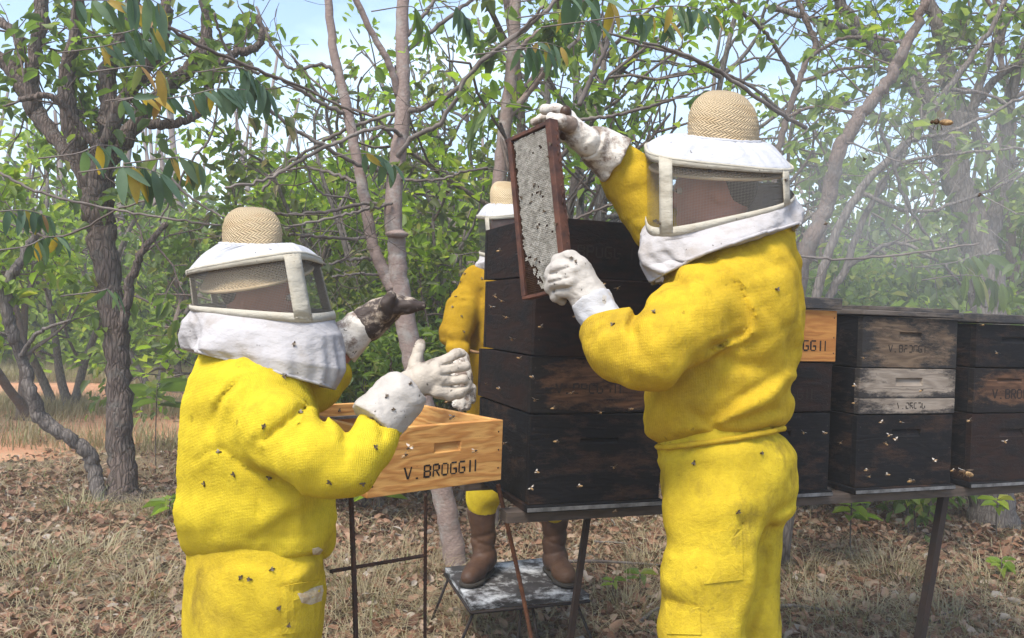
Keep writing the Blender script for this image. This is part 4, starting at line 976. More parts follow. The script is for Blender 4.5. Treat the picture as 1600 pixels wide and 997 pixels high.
sk = [ring((292, 500), (529, 520), 1.95, .175, 8, 2.6), ring((290, 525), (531, 550), 1.94, .18, 4, 2.4), ring((291, 545), (530, 578), 1.93, .18, -4, 2.3), ring((302, 549), (518, 606), 1.92, .17, -2, 2.2)]
veil(pl_, cl_, el_, bl_, sk, [(456, 'near', .040), (303, 'near', .030), (490, 'far', .035), (330, 'far', .03)], M_screen, seed=9)
brl = ring((314, 444), (488, 412), 1.96, .145, 14, 2.0)
hl = hat(pl_, ring((347, 381), (440, 384), 1.96, .076, 3, 2.1), P(394, 323, 1.97), brl, .012, M_straw, 11, 3.0)
V, Fq = [], []
mb = MB()   # blue pen marks on the hood binding
for k, (x0, y0, x1, y1) in enumerate([(467, 390, 469, 394), (470, 393, 472, 389), (472, 389, 474, 394), (477, 390, 479, 394), (476, 392, 480, 391)]):
    Vt, ft = tube([P(x0, y0, 1.782), P(x1, y1, 1.782)], .0010, 5); mb.put(Vt, ft)
lo, hi = bounds([P(400, 400, 1.8), P(400, 640, 2.1), P(640, 560, 1.72), P(600, 490, 2.16), P(300, 700, 1.8), P(395, 1330, 1.86) * [1, 1, 0] + [0, 0, .03], P(480, 1100, 1.75)], .10)
g = Grid(lo, hi, .009); hc = P(412, 462, 1.95)
q, R, s_ = head_into(g, hc, .098, math.radians(-8), -.18)
g.un(g.cone(hc + [-.02, 0, -.06], P(385, 560, 1.9), .055, .06), .03)
g.un(g.cone(P(392, 640, 1.88), P(395, 850, 1.87), .085, .085), .05); g.un(g.cone(P(395, 850, 1.87), P(398, 970, 1.87), .085, .085), .04)
g.un(g.chain([(392, 645, 1.80, 28), (545, 722, 1.63, 24), (600, 660, 1.72, 18), (645, 602, 1.76, 13)], .02), .02)
g.un(g.chain([(425, 630, 1.98, 24), (500, 603, 2.09, 18), (545, 540, 2.12, 15), (590, 494, 2.14, 11)], .02), .02)
g.un(g.chain([(392, 980, 1.82, 34), (420, 1100, 1.74, 32), (378, 1290, 1.86, 22)], .02), .03); g.un(g.chain([(415, 980, 1.94, 30), (470, 1090, 1.95, 30), (440, 1240, 2.02, 20)], .02), .03)
bd = part_sdf('body', g, M_skin, pl_); face_bits(bd, q, R, s_); hair_cap(bd, q, R, s_)
boot(pl_, (378, 1290), 1.86, (378, 1240), 1, .15, 1.1, (M_boot,)); boot(pl_, (440, 1240), 2.02, (440, 1200), 1, .2, 1.1, (M_boot,))

# ===== third beekeeper behind the stack =====
pt = tag(empty('person', np.array([*P(812, 905, 3.2)[:2], zs + .01])), 'beekeeper half hidden behind the tall stack, standing in brown boots on the stool', 'person')
lo, hi = bounds([P(690, 400, 3.1), P(930, 810, 3.4)], .12); g = Grid(lo, hi, .012)
g.un(g.loft([(395, 775, 855, 3.25, .10), (410, 755, 880, 3.25, .13), (440, 738, 900, 3.25, .15), (500, 727, 905, 3.25, .16), (600, 729, 902, 3.25, .16), (660, 733, 898, 3.25, .155), (680, 745, 895, 3.25, .14)], n=2.3))
g.un(g.chain([(748, 440, 3.22, 28), (728, 485, 3.18, 30), (713, 522, 3.12, 25), (716, 552, 3.06, 22)], .03), .025)
g.un(g.chain([(890, 440, 3.22, 28), (905, 500, 3.18, 28), (880, 545, 3.05, 22)], .03), .025)
g.fold([(752, 455), (748, 500), (742, 545)], .0160, 6, dmid=3.3); g.fold([(690, 525), (715, 535), (735, 530)], .0096, 4, dmid=3.3); g.fold([(694, 505), (712, 512)], .0080, 4, dmid=3.3)
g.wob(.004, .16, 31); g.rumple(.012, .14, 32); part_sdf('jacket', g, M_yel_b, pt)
lo, hi = bounds([P(720, 640, 3.1), P(920, 830, 3.4)], .08); g = Grid(lo, hi, .012)
g.un(g.loft([(650, 742, 898, 3.25, .14), (690, 740, 902, 3.25, .15), (730, 738, 905, 3.25, .14), (745, 742, 900, 3.25, .13)], n=2.3))
g.un(g.chain([(760, 720, 3.23, 32), (755, 775, 3.22, 27), (753, 792, 3.22, 22)], .02), .02); g.un(g.chain([(875, 720, 3.23, 32), (868, 775, 3.22, 27), (866, 795, 3.22, 22)], .02), .02)
g.wob(.004, .1, 33); part_sdf('trousers', g, M_yel_l, pt)
gl3 = [([(716, 560, 3.04, 18), (722, 590, 3.0, 17), (724, 606, 2.99, 15)], .01), ([(716, 612, 2.98, 8), (712, 632, 2.97, 6.5)], .005), ([(723, 614, 2.98, 8), (721, 638, 2.97, 6.5)], .004), ([(731, 612, 2.99, 8), (730, 636, 2.98, 6.5)], .004), ([(738, 606, 3.0, 7), (738, 626, 3.0, 6)], .004), ([(712, 596, 3.02, 8), (704, 612, 3.01, 6.5)], .005)]
glove(pt, gl3, .005, M_glove_mid, 'spotted leather glove hanging down')
gl4 = [([(880, 552, 3.02, 18), (872, 580, 2.98, 17)], .01), ([(872, 585, 2.97, 8), (868, 602, 2.96, 7)], .005), ([(864, 583, 2.97, 8), (860, 600, 2.96, 7)], .005), ([(880, 585, 2.97, 8), (877, 602, 2.96, 7)], .005), ([(888, 580, 2.97, 7), (886, 596, 2.96, 6)], .005), ([(862, 568, 2.98, 8), (854, 580, 2.97, 7)], .005)]
glove(pt, gl4, .006, M_glove_mid)
# tool belt strap and hive tool at the hip
V, fs = tube(spline([P(735, 548, 3.05), P(748, 551, 3.04), P(765, 550, 3.05)], 8), .006, 6); add('belt', V, fs, M_boot_toe, pt)
c3 = ring((768, 318), (812, 320), 3.28, .06, 2, 2.1); e3 = ring((746, 338), (845, 330), 3.28, .13, 3, 4.0, .35); b3 = ring((750, 398), (848, 396), 3.26, .13, 5, 4.0, .35)
sk = [ring((746, 408), (852, 402), 3.26, .135, 5, 2.6), ring((744, 418), (856, 412), 3.26, .14, 4, 2.4), ring((752, 432), (850, 425), 3.25, .13, 6, 2.2)]
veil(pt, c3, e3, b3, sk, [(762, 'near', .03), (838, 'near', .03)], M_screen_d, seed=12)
br3 = ring((752, 340), (838, 338), 3.28, .115, 2, 2.0); h3 = hat(pt, ring((766, 318), (812, 320), 3.28, .058, 2, 2.1), P(788, 283, 3.3), br3, .0, M_straw2, 8, 3.2)
lo, hi = bounds([P(700, 320, 3.1), P(920, 880, 3.4)], .06); g = Grid(lo, hi, .012); hc = P(792, 372, 3.27)
q, R, s_ = head_into(g, hc, .095, math.radians(-110), -.25)
g.un(g.cone(hc + [0, .02, -.06], P(815, 430, 3.25), .05, .055), .03); g.un(g.cone(P(818, 450, 3.25), P(820, 700, 3.25), .11, .12), .05)
g.un(g.chain([(752, 440, 3.22, 18), (713, 522, 3.12, 14), (720, 580, 3.0, 10)], .02), .03); g.un(g.chain([(888, 440, 3.22, 18), (905, 500, 3.18, 14), (875, 570, 3.0, 10)], .02), .03)
g.un(g.chain([(765, 710, 3.23, 18), (753, 790, 3.22, 10), (753, 880, 3.22, 9)], .02), .03); g.un(g.chain([(872, 710, 3.23, 18), (866, 790, 3.24, 10), (866, 880, 3.26, 9)], .02), .03)
bd = part_sdf('body', g, M_skin, pt); face_bits(bd, q, R, s_); hair_cap(bd, q, R, s_)
zt = zs + .0105
SH = P(752, 797, 3.2)[2] - zt
boot(pt, (756, 890), 3.22, (752, 800), -.35, -1, .92, (M_boot,), floor=zt, shaft=SH + .0, h=.005)
boot(pt, (866, 885), 3.26, (866, 800), .30, -1, .92, (M_boot,), floor=zt, shaft=SH + .01, h=.005)

# ===== comb frame =====
TL, TR, BL, BR = P(795, 222, 2.07), P(858, 196, 1.96), P(825, 463, 2.02), P(889, 446, 1.91)
ex = (TR - TL + BR - BL) / 2; WX = np.linalg.norm(ex); ex /= WX
ez = (TL - BL + TR - BR) / 2; ez -= ex * (ez @ ex); WZ = np.linalg.norm(ez); ez /= WZ; ey = np.cross(ez, ex)    # ey points away from camera
O = (TL + TR + BL + BR) / 4
cf = tag(empty('honeycomb_frame', O), 'wooden frame of white capped honeycomb held upright by the right beekeeper', 'honeycomb frame')
def fb(x0, x1, y0, y1, z0, z1): return O + boxv(x0, x1, y0, y1, z0, z1) @ np.array([ex, ey, ez])
def fbar(nm, *a):
    mb = MB(); mb.put(fb(*a), BOXF); o = mb.build(nm, M_framew, cf, False); bev(o, .0015); return o
hx, hz = WX / 2, WZ / 2
fbar('top_bar', hx - .012, hx + .006, -.0085, .020, -hz - .012, hz + .012)
mb = MB()
for i in range(20):   # propolis lumps along the outer face
    zz = -hz + WZ * (i + .3) / 20; r = random.random(); c = O + ex * (hx + .006) + ey * (.008 + .012 * random.random()) + ez * zz
    V, Fq = ellmesh(c, (.0015 + .001 * r, .003 + .004 * r, .004 + .006 * r), None, 7, 5); mb.put(V, Fq)
mb.build('propolis', M_framew, cf)
fbar('bottom_bar', -hx - .007, -hx + .0075, -.0085, .022, -hz, hz)
fbar('side_bar', -hx - .014, hx - .0125, -.008, .022, hz - .001, hz + .009); fbar('side_bar', -hx - .007, hx - .0125, -.008, .022, -hz - .009, -hz - .0005)
# cells: capped (white) and open (brown) built one hexagon at a time
def cells():
    s_ = .0031; dx = s_ * math.sqrt(3); dz = s_ * 1.5; r = np.random.default_rng(5); cap = MB(); opn = MB()
    a = np.arange(6) * math.pi / 3 + math.pi / 6; hx_ = np.stack([np.cos(a), np.sin(a)], 1)
    x0, x1 = -hx + .010, hx - .014; row = 0; zz = -hz + .005
    while zz < hz - .004:
        xx = x0 + (dx / 2 if row % 2 else 0)
        while xx < x1:
            u = (xx - x0) / (x1 - x0); v = (zz + hz) / WZ
            p = 2.2 * math.exp(-((u / .34) ** 2)) * math.exp(-((v / .19) ** 2)) + .9 * math.exp(-(u / .035)) + .6 * math.exp(-v / .03) + .15 * math.exp(-(1 - u) / .03) * (v > .5)
            bulge = .0035 * math.sin(math.pi * min(1, max(0, u))) ** .6 + .0012 * math.sin(xx * 160) * math.sin(zz * 70)
            y = -.001 - bulge; nzv = .5 + .22 * math.sin(xx * 310 + 2.2 * math.sin(zz * 140)) + .18 * math.sin(zz * 260 + xx * 120) + .16 * (r.random() - .5); op = p > nzv + .12 or r.random() < .008
            if op:
                o1 = hx_ * s_ * .97; i1 = hx_ * s_ * .78
                V = [(xx + q[0], y, zz + q[1]) for q in o1] + [(xx + q[0], y, zz + q[1]) for q in i1] + [(xx + q[0] * .9, y + .006, zz + q[1] * .9) for q in i1]
                fs = [(k, (k + 1) % 6, 6 + (k + 1) % 6, 6 + k) for k in range(6)] + [(6 + k, 6 + (k + 1) % 6, 12 + (k + 1) % 6, 12 + k) for k in range(6)] + [tuple(range(12, 18))]
                opn.put(O + np.array(V) @ np.array([ex, ey, ez]), fs)
            else:
                y += r.normal() * .00045; o1 = hx_ * s_ * 1.0; i1 = hx_ * s_ * .70
                V = [(xx + q[0], y + .0022, zz + q[1]) for q in o1] + [(xx + q[0], y, zz + q[1]) for q in i1] + [(xx, y - .0004, zz)]
                fs = [(k, (k + 1) % 6, 6 + (k + 1) % 6, 6 + k) for k in range(6)] + [(6 + k, 6 + (k + 1) % 6, 12) for k in range(6)]
                cap.put(O + np.array(V) @ np.array([ex, ey, ez]), fs)
            xx += dx
        zz += dz; row += 1
    tag(cap.build('capped_cells', M_wax, cf, False), kind='stuff'); tag(opn.build('open_cells', M_cell, cf, False), kind='stuff')
cells()
mb = MB(); mb.put(fb(-hx + .0072, hx - .0122, .003, .016, -hz, hz - .0015), BOXF); mb.build('comb_midrib', M_waxbase, cf, False)

# ===== smoke-side extras: patch on the pocket =====
# ---------------- foliage tools ----------------
LT = np.array([(0, 0, 0), (.30, .5, .10), (.72, .36, .06), (1, 0, -.12), (.72, -.36, .06), (.30, -.5, .10)], float)
def leaf_arrays(C, D, size, width=.5, r=None, droop=0.0, roll=1.0, vary=.5):
    """V-folded leaves growing from points C along directions D"""
    r = r or rng; n = len(C); C = np.asarray(C, float); D = np.asarray(D, float) + np.array([0, 0, -droop]); D /= np.linalg.norm(D, axis=1)[:, None] + 1e-9
    up = np.tile([0, 0, 1.0], (n, 1)) + r.normal(size=(n, 3)) * .45 * roll
    Sx = np.cross(D, up); Sx /= np.linalg.norm(Sx, axis=1)[:, None] + 1e-9; U = np.cross(Sx, D)
    s_ = (size * (1 + vary * (r.random(n) * 2 - 1)))[:, None, None] if np.isscalar(size) else np.asarray(size)[:, None, None]
    T = LT[None]; V = C[:, None, :] + s_ * (T[..., 0:1] * D[:, None, :] + width * T[..., 1:2] * Sx[:, None, :] + T[..., 2:3] * (.5 + r.random((n, 1, 1))) * U[:, None, :] * 1.5)
    b = np.arange(n)[:, None] * 6; F1 = np.concatenate([b + [[0, 3, 2, 1]], b + [[0, 5, 4, 3]]])
    return V.reshape(-1, 3), F1, np.repeat(r.random(n), 6)
def leaf_obj(name, arrs, mat, parent=None, smooth=False):
    Vs, Fs, As = [], [], []; n = 0
    for V, Fq, A in arrs: Vs.append(V); Fs.append(Fq + n); As.append(A); n += len(V)
    return add(name, np.concatenate(Vs), np.concatenate(Fs), mat, parent, smooth, {'rnd': np.concatenate(As)})
class Tree:
    def __init__(s, seed=0): s.r = np.random.default_rng(seed); s.tubes = MB(); s.tips = []; s.main = MB()
    def seg(s, p0, d, L_, r0, curl=.25, n=6, grav=0.0):
        p = [np.array(p0, float)]; d = np.array(d, float); d /= np.linalg.norm(d)
        for i in range(n):
            d = d + s.r.normal(size=3) * curl + [0, 0, grav]; d /= np.linalg.norm(d); p.append(p[-1] + d * L_ / n)
        return np.array(p), d
    def branch(s, p0, d, L_, r0, lev, nb=4, curl=.25, grav=.05, spread=.9, ratio=.6, tipden=1):
        pts, _ = s.seg(p0, d, L_, r0, curl, 6 if lev > 1 else 4, grav)
        rad = np.linspace(r0, r0 * .45, len(pts)); V, f = tube(pts, rad, 6 if r0 > .012 else 4, cap=False); s.tubes.put(V, f)
        if lev <= 1:
            for t in pts[-2:]: s.tips.append((t, pts[-1] - pts[0], L_))
            return
        for i in range(nb):
            t = .25 + .75 * (i + s.r.random()) / nb; k = min(len(pts) - 2, int(t * (len(pts) - 1))); q = pts[k] + (pts[k + 1] - pts[k]) * s.r.random()
            dd = pts[k + 1] - pts[k]; dd = dd / np.linalg.norm(dd) + s.r.normal(size=3) * spread * .7
            s.branch(q, dd, L_ * ratio * (.7 + .6 * s.r.random()), r0 * .5, lev - 1, nb, curl, grav, spread, ratio, tipden)
    def leaves(s, per, size, width=.5, droop=.2, spread=.10):
        per = int(per * 2.5); spread *= .8
        P0 = np.array([t[0] for t in s.tips]); D0 = np.array([t[1] for t in s.tips]); D0 /= np.linalg.norm(D0, axis=1)[:, None] + 1e-9
        C = np.repeat(P0, per, 0); D = np.repeat(D0, per, 0) + s.r.normal(size=(len(C), 3)) * .9
        C = C + s.r.normal(size=C.shape) * spread
        return leaf_arrays(C, D, size, width, s.r, droop)
def root_at(p, name): return empty(name, (p[0], p[1], 0))
def auto_tree(label, x, y, h, trunk_r, lean=(0, 0), nl=6, lev=3, L_=None, leaf=(6, .07, .5), mat=None, bark=None, seed=1, group=None, name='tree', cat='tree', start=.3, stems=1, curl=.2, spread=.10, droop=.2, nb=4):
    e = tag(empty(name, (x, y, 0)), label, cat, group); T = Tree(seed); tr_ = MB(); L_ = L_ or h * .38
    for s_i in range(stems):
        d = np.array([lean[0] + (T.r.normal() * .25 if stems > 1 else 0), lean[1] + (T.r.normal() * .25 if stems > 1 else 0), 1.0])
        pts, _ = T.seg((x + (T.r.normal() * .08 if stems > 1 else 0), y, -.05), d, h, trunk_r, curl * .5, 10, .03)
        rad = trunk_r * (np.linspace(1, .35, 11) + .35 * np.exp(-np.arange(11) * 1.6)); V, f = tube(spline(pts, 24), np.interp(np.linspace(0, 1, 24), np.linspace(0, 1, 11), rad), 9, .06, seed); tr_.put(V, f)
        for i in range(nl):
            t = start + (1 - start) * (i + T.r.random()) / nl; k = min(9, int(t * 10)); q = pts[k] + (pts[k + 1] - pts[k]) * (t * 10 - k if t < 1 else 1); a = T.r.random() * 6.28
            T.branch(q, (math.cos(a), math.sin(a), .35 + .5 * T.r.random()), L_ * (1.15 - .6 * t), trunk_r * .4, lev - 1, nb, curl + .05, .04)
        T.branch(pts[-1], pts[-1] - pts[-2], L_ * .5, trunk_r * .35, lev - 1, nb, curl)
    tr_.build('trunk', bark or M_bark_grey, e); T.tubes.build('branches', bark or M_bark_grey, e)
    if leaf: leaf_obj('crown', [T.leaves(leaf[0], leaf[1], leaf[2], droop, spread)], mat, e)
    return e, T
def traced(parent, nm, pts, mat, sides=10, n=None, rough=.05, seed=0, wob=0.0):
    """limb through photo points (px, py, d, radius px)"""
    W = np.array([[*P(a, b, d), sm(r, d)] for a, b, d, r in pts]); n = n or len(pts) * 7; S_ = spline(W, n)
    if wob: S_[1:-1, :3] += np.random.default_rng(seed).normal(size=(n - 2, 3)) * wob
    V, f = tube(S_[:, :3], np.maximum(S_[:, 3], .0012), sides, rough, seed); return V, f, S_
def twigs_from(T, S_, n, L_, r0, lev=2, up=.2, nb=3, t0=.2):
    for i in range(n):
        k = int(len(S_) * (t0 + (1 - t0) * T.r.random() * .98)); p = S_[k, :3]
        T.branch(p, T.r.normal(size=3) + [0, 0, up], L_ * (.6 + .8 * T.r.random()), r0, lev, nb, .22, .02, 1.0, .6)
# ===== the named trees =====
# rough-barked tree on the left
e = tag(root_at(P(200, 790, 5.16), 'gnarled_tree'), 'thick gnarled tree with fissured brown bark left of the left beekeeper', 'tree')
T = Tree(21); mb = MB(); tw = []
limbs = [
 [(200, 812, 5.16, 34), (196, 785, 5.16, 26), (190, 730, 5.16, 20), (186, 620, 5.18, 18), (181, 520, 5.2, 18), (168, 430, 5.2, 19), (158, 360, 5.2, 21), (152, 310, 5.2, 23), (158, 255, 5.2, 20), (168, 190, 5.25, 14)],
 [(150, 320, 5.2, 20), (128, 250, 5.15, 14), (108, 180, 5.1, 13), (104, 110, 5.1, 11), (118, 50, 5.1, 9), (122, -30, 5.1, 8)],
 [(160, 260, 5.2, 18), (172, 190, 5.25, 15), (168, 120, 5.3, 13), (190, 50, 5.35, 11), (215, -30, 5.4, 9)],
 [(170, 250, 5.2, 15), (215, 190, 5.25, 12), (262, 140, 5.3, 11), (300, 100, 5.35, 10), (322, 60, 5.4, 9), (318, -20, 5.4, 8)],
 [(165, 235, 5.1, 11), (190, 160, 5.0, 10), (240, 90, 5.0, 9), (262, 20, 5.0, 8), (250, -30, 5.0, 7)],
 [(322, 160, 5.3, 7), (332, 120, 5.3, 8), (362, 86, 5.3, 7), (392, 78, 5.3, 6), (410, 60, 5.3, 5), (402, 25, 5.3, 4)],
 [(215, 190, 5.25, 8), (260, 195, 5.2, 7), (300, 185, 5.2, 6), (322, 160, 5.3, 6)],
 [(150, 300, 5.2, 14), (100, 230, 5.3, 10), (60, 180, 5.4, 13), (20, 110, 5.5, 12), (-20, 80, 5.5, 11)],
 [(55, 175, 5.4, 11), (50, 120, 5.4, 10), (62, 50, 5.4, 10), (66, -30, 5.4, 9)],
 [(70, 190, 5.4, 8), (30, 120, 5.5, 8), (30, 60, 5.5, 7), (-15, 25, 5.6, 7)],
 [(162, 240, 5.0, 9), (120, 190, 4.9, 6), (80, 150, 4.8, 5), (30, 155, 4.8, 4)],
 [(190, 520, 5.1, 8), (205, 440, 5.05, 7), (225, 390, 5.0, 5), (260, 350, 5.0, 4)]]
for i, l in enumerate(limbs):
    V, f, S_ = traced(e, 'limb', l, None, 12, None, .13, i, .006); mb.put(V, f)
    if i: twigs_from(T, S_, 4, .45, .008, 2)
mb.build('trunk', M_bark_rough, e); T.tubes.build('branches', M_bark_brown, e); leaf_obj('crown', [T.leaves(2, .085, .5, .5, .05)], M_lf_mid, e)
# twisted thin tree beside it
e = tag(root_at(P(158, 790, 5.1), 'twisted_tree'), 'thin crooked grey tree leaning left from beside the gnarled trunk', 'tree'); T = Tree(22); mb = MB()
for i, l in enumerate([[(165, 800, 5.1, 13), (150, 750, 5.1, 11), (140, 712, 5.08, 11), (105, 680, 5.0, 10), (65, 655, 4.95, 11), (48, 610, 4.9, 9), (38, 570, 4.9, 8), (22, 530, 4.85, 9), (10, 480, 4.8, 9), (18, 430, 4.8, 8), (40, 395, 4.8, 6), (60, 350, 4.8, 5)],
                       [(14, 480, 4.8, 8), (-5, 450, 4.8, 7), (-20, 400, 4.8, 6)], [(30, 560, 4.88, 4), (60, 520, 4.8, 3), (110, 500, 4.7, 2)]]):
    V, f, S_ = traced(e, 'limb', l, None, 10, None, .10, i + 40, .005); mb.put(V, f)
    if i == 0: twigs_from(T, S_[40:], 5, .4, .006, 2)
mb.build('trunk', M_bark_grey, e); T.tubes.build('branches', M_bark_grey, e); leaf_obj('crown', [T.leaves(4, .075, .5, .4, .05)], M_lf_bright, e)
# forked smooth tree in the middle
e = tag(root_at(P(712, 892, 4.1), 'forked_tree'), 'smooth pinkish grey forked tree behind the pine box', 'tree'); mb = MB()
MT = [[(716, 905, 4.1, 24), (712, 885, 4.1, 19), (704, 830, 4.1, 17), (690, 765, 4.1, 17), (668, 660, 4.1, 17), (645, 560, 4.1, 17), (630, 480, 4.1, 16), (621, 420, 4.1, 15), (620, 380, 4.1, 14), (614, 340, 4.1, 14), (618, 270, 4.12, 13), (627, 200, 4.14, 12), (630, 120, 4.16, 11), (628, 50, 4.18, 10), (631, -40, 4.2, 9)],
      [(616, 452, 4.1, 12), (598, 420, 4.1, 10), (582, 380, 4.1, 9), (572, 320, 4.1, 9), (556, 240, 4.1, 8), (540, 160, 4.1, 8), (522, 80, 4.1, 7), (510, -30, 4.1, 6)],
      [(623, 150, 4.15, 6), (608, 100, 4.1, 5.5), (580, 50, 4.05, 5), (552, -10, 4.0, 5)]]
for i, l in enumerate(MT): V, f, S_ = traced(e, 'l', l, None, 14, None, .045, i + 50, .002); mb.put(V, f)
V, f = ellmesh(P(620, 366, 4.06), (.06, .05, .022)); mb.put(V, [tuple(q) for q in f]); mb.build('trunk', M_bark_smooth, e)
BR = [[(616, 272, 4.1, 4.5), (559, 257, 4.0, 3.5), (502, 225, 3.9, 3.2), (442, 189, 3.8, 3), (390, 132, 3.7, 2.6), (350, 70, 3.6, 2.2), (335, 20, 3.5, 2)],
      [(626, 180, 4.15, 5), (700, 150, 4.1, 4), (760, 90, 4.0, 4), (850, 20, 3.9, 3.4), (880, -20, 3.9, 3)],
      [(622, 245, 4.1, 5), (645, 215, 4.05, 4), (690, 190, 4.0, 4), (740, 110, 3.9, 3.2), (812, 50, 3.8, 3), (850, 10, 3.7, 2.5)],
      [(628, 210, 4.1, 3.5), (590, 200, 4.0, 3.2), (545, 215, 3.9, 3), (480, 245, 3.8, 3), (420, 280, 3.7, 2.6), (352, 293, 3.6, 2.2)],
      [(622, 175, 4.15, 3), (560, 195, 4.2, 2.8), (500, 225, 4.3, 2.6), (440, 262, 4.4, 2.5), (410, 300, 4.4, 2)],
      [(545, 180, 4.1, 4), (500, 160, 4.0, 3.4), (450, 130, 3.9, 3), (400, 112, 3.8, 2.6), (352, 92, 3.7, 2.2)],
      [(532, 118, 4.1, 3.5), (500, 100, 4.05, 3), (455, 108, 4.0, 2.8), (420, 60, 4.0, 2.4), (400, 10, 4.0, 2)],
      [(612, 320, 4.1, 3.5), (570, 318, 4.0, 3), (500, 332, 3.9, 2.8), (440, 334, 3.8, 2.6), (420, 332, 3.7, 2)],
      [(612, 318, 4.05, 2.5), (560, 330, 3.9, 2.4), (500, 345, 3.8, 2.3), (440, 356, 3.7, 2)],
      [(575, 374, 4.1, 3.2), (520, 372, 4.0, 2.8), (470, 368, 3.9, 2.6), (440, 366, 3.8, 2.2)],
      [(585, 405, 4.1, 2.8), (550, 405, 4.0, 2.4), (515, 412, 3.9, 2)], [(592, 430, 4.1, 2.4), (560, 428, 4.0, 2), (520, 432, 3.9, 1.8)],
      [(625, 280, 4.1, 2.6), (680, 282, 4.0, 2.2), (720, 270, 4.0, 2), (762, 262, 4.0, 1.8)],
      [(630, 60, 4.18, 4), (665, 20, 4.2, 3), (690, -20, 4.2, 2.6)], [(628, 85, 4.17, 4), (672, 50, 4.3, 3.5), (730, 5, 4.4, 3), (760, -20, 4.4, 2.6)],
      [(556, 285, 4.1, 3), (510, 268, 4.2, 2.6), (470, 262, 4.3, 2.2), (420, 275, 4.4, 2)],
      [(560, 335, 4.1, 2.4), (548, 310, 4.0, 2), (500, 300, 3.9, 2), (470, 240, 3.8, 2), (455, 180, 3.8, 1.6)]]
T = Tree(23); mb = MB()
for i, l in enumerate(BR):
    V, f, S_ = traced(e, 'l', l, None, 6, None, .06, i + 60, .004); mb.put(V, f); twigs_from(T, S_, 3, .35, .0032, 2, .1, 2)
mb.build('branches', M_twig, e); T.tubes.build('twigs', M_twig_d, e)
sel = T.tips[::7]; T.tips = sel; leaf_obj('crown', [T.leaves(2, .07, .42, .7, .03)], M_lf_olive, e)
# tree behind the third beekeeper
e = tag(root_at(P(770, 850, 5.0), 'straight_tree'), 'slim brown tree rising behind the half hidden beekeeper', 'tree'); mb = MB(); T = Tree(24)
for i, l in enumerate([[(762, 845, 5.0, 17), (768, 600, 5.0, 14), (776, 400, 5.0, 12), (780, 285, 5.0, 11), (788, 210, 5.0, 10.5), (797, 130, 5.0, 10), (803, 60, 5.0, 9.5), (806, -40, 5.0, 9)],
                       [(792, 185, 5.0, 6), (830, 140, 5.0, 5), (862, 100, 4.9, 4), (905, 60, 4.9, 3)], [(800, 90, 5.0, 5), (835, 55, 4.9, 4), (880, 30, 4.8, 3), (930, -20, 4.8, 2.5)]]):
    V, f, S_ = traced(e, 'l', l, None, 10, None, .03, i + 80, .002); mb.put(V, f)
    if i: twigs_from(T, S_, 4, .4, .005, 2)
mb.build('trunk', M_bark_smooth, e); T.tubes.build('branches', M_twig_d, e); leaf_obj('crown', [T.leaves(4, .08, .5, .6, .05)], M_lf_mid, e)
# big pale tree on the right
e = tag(root_at(P(1550, 815, 5.3), 'spreading_tree'), 'broad rough grey tree behind the hives at the right edge', 'tree'); mb = MB(); T = Tree(25)
for i, l in enumerate([[(1552, 840, 5.3, 44), (1550, 800, 5.3, 34), (1550, 700, 5.3, 28), (1548, 560, 5.3, 26), (1540, 440, 5.3, 25), (1516, 340, 5.3, 24), (1492, 270, 5.3, 20), (1462, 190, 5.3, 16), (1420, 115, 5.3, 13), (1370, 70, 5.3, 11), (1320, 20, 5.3, 9), (1300, -30, 5.3, 8)],
                       [(1500, 290, 5.3, 16), (1498, 200, 5.35, 13), (1482, 120, 5.4, 12), (1470, 60, 5.4, 10), (1440, -30, 5.4, 9)],
                       [(1530, 400, 5.3, 15), (1560, 320, 5.3, 12), (1572, 240, 5.3, 9), (1580, 150, 5.3, 8), (1605, 60, 5.3, 7)],
                       [(1540, 250, 5.3, 7), (1520, 180, 5.2, 7), (1545, 90, 5.1, 6), (1580, 20, 5.1, 5)], [(1420, 115, 5.3, 8), (1330, 50, 5.1, 6), (1270, 30, 5.0, 5), (1200, 10, 5.0, 4)],
                       [(1498, 200, 5.35, 8), (1560, 120, 5.2, 6), (1620, 90, 5.0, 5)]]):
    V, f, S_ = traced(e, 'l', l, None, 12, None, .10, i + 90, .006); mb.put(V, f)
    if i or 1: twigs_from(T, S_[len(S_) // 3:], 6, .5, .007, 3, .2, 3)
mb.build('trunk', M_bark_grey, e); T.tubes.build('branches', M_twig_d, e); T.tips = T.tips[::4]; leaf_obj('crown', [T.leaves(3, .08, .5, .5, .06)], M_lf_pale, e)
# leaning brown tree right of the standing beekeeper, with its thin companions
e = tag(root_at(P(1195, 900, 3.9), 'leaning_tree'), 'leaning reddish brown tree just right of the standing beekeeper in the smoke', 'tree'); mb = MB(); T = Tree(26)
for i, l in enumerate([[(1190, 930, 3.9, 18), (1205, 700, 3.9, 16), (1232, 500, 3.9, 15), (1262, 390, 3.85, 13), (1292, 320, 3.85, 12), (1310, 240, 3.8, 11), (1345, 180, 3.8, 10), (1385, 130, 3.8, 9), (1412, 75, 3.8, 8), (1445, 5, 3.8, 7), (1455, -30, 3.8, 7)],
                       [(1330, 196, 3.8, 6), (1345, 186, 3.75, 5), (1300, 196, 3.7, 5)]][:1]):
    V, f, S_ = traced(e, 'l', l, None, 14, None, .11, i + 100, .006); mb.put(V, f); twigs_from(T, S_[30:], 5, .4, .005, 2)
mb.build('trunk', M_bark_brown, e); T.tubes.build('branches', M_twig_d, e); T.tips = T.tips[::4]; leaf_obj('crown', [T.leaves(2, .07, .5, .5, .04)], M_lf_pale, e)
e = tag(root_at(P(1215, 880, 4.2), 'slender_tree'), 'several thin grey stems fanning up behind the leaning brown tree', 'tree'); mb = MB(); T = Tree(27)
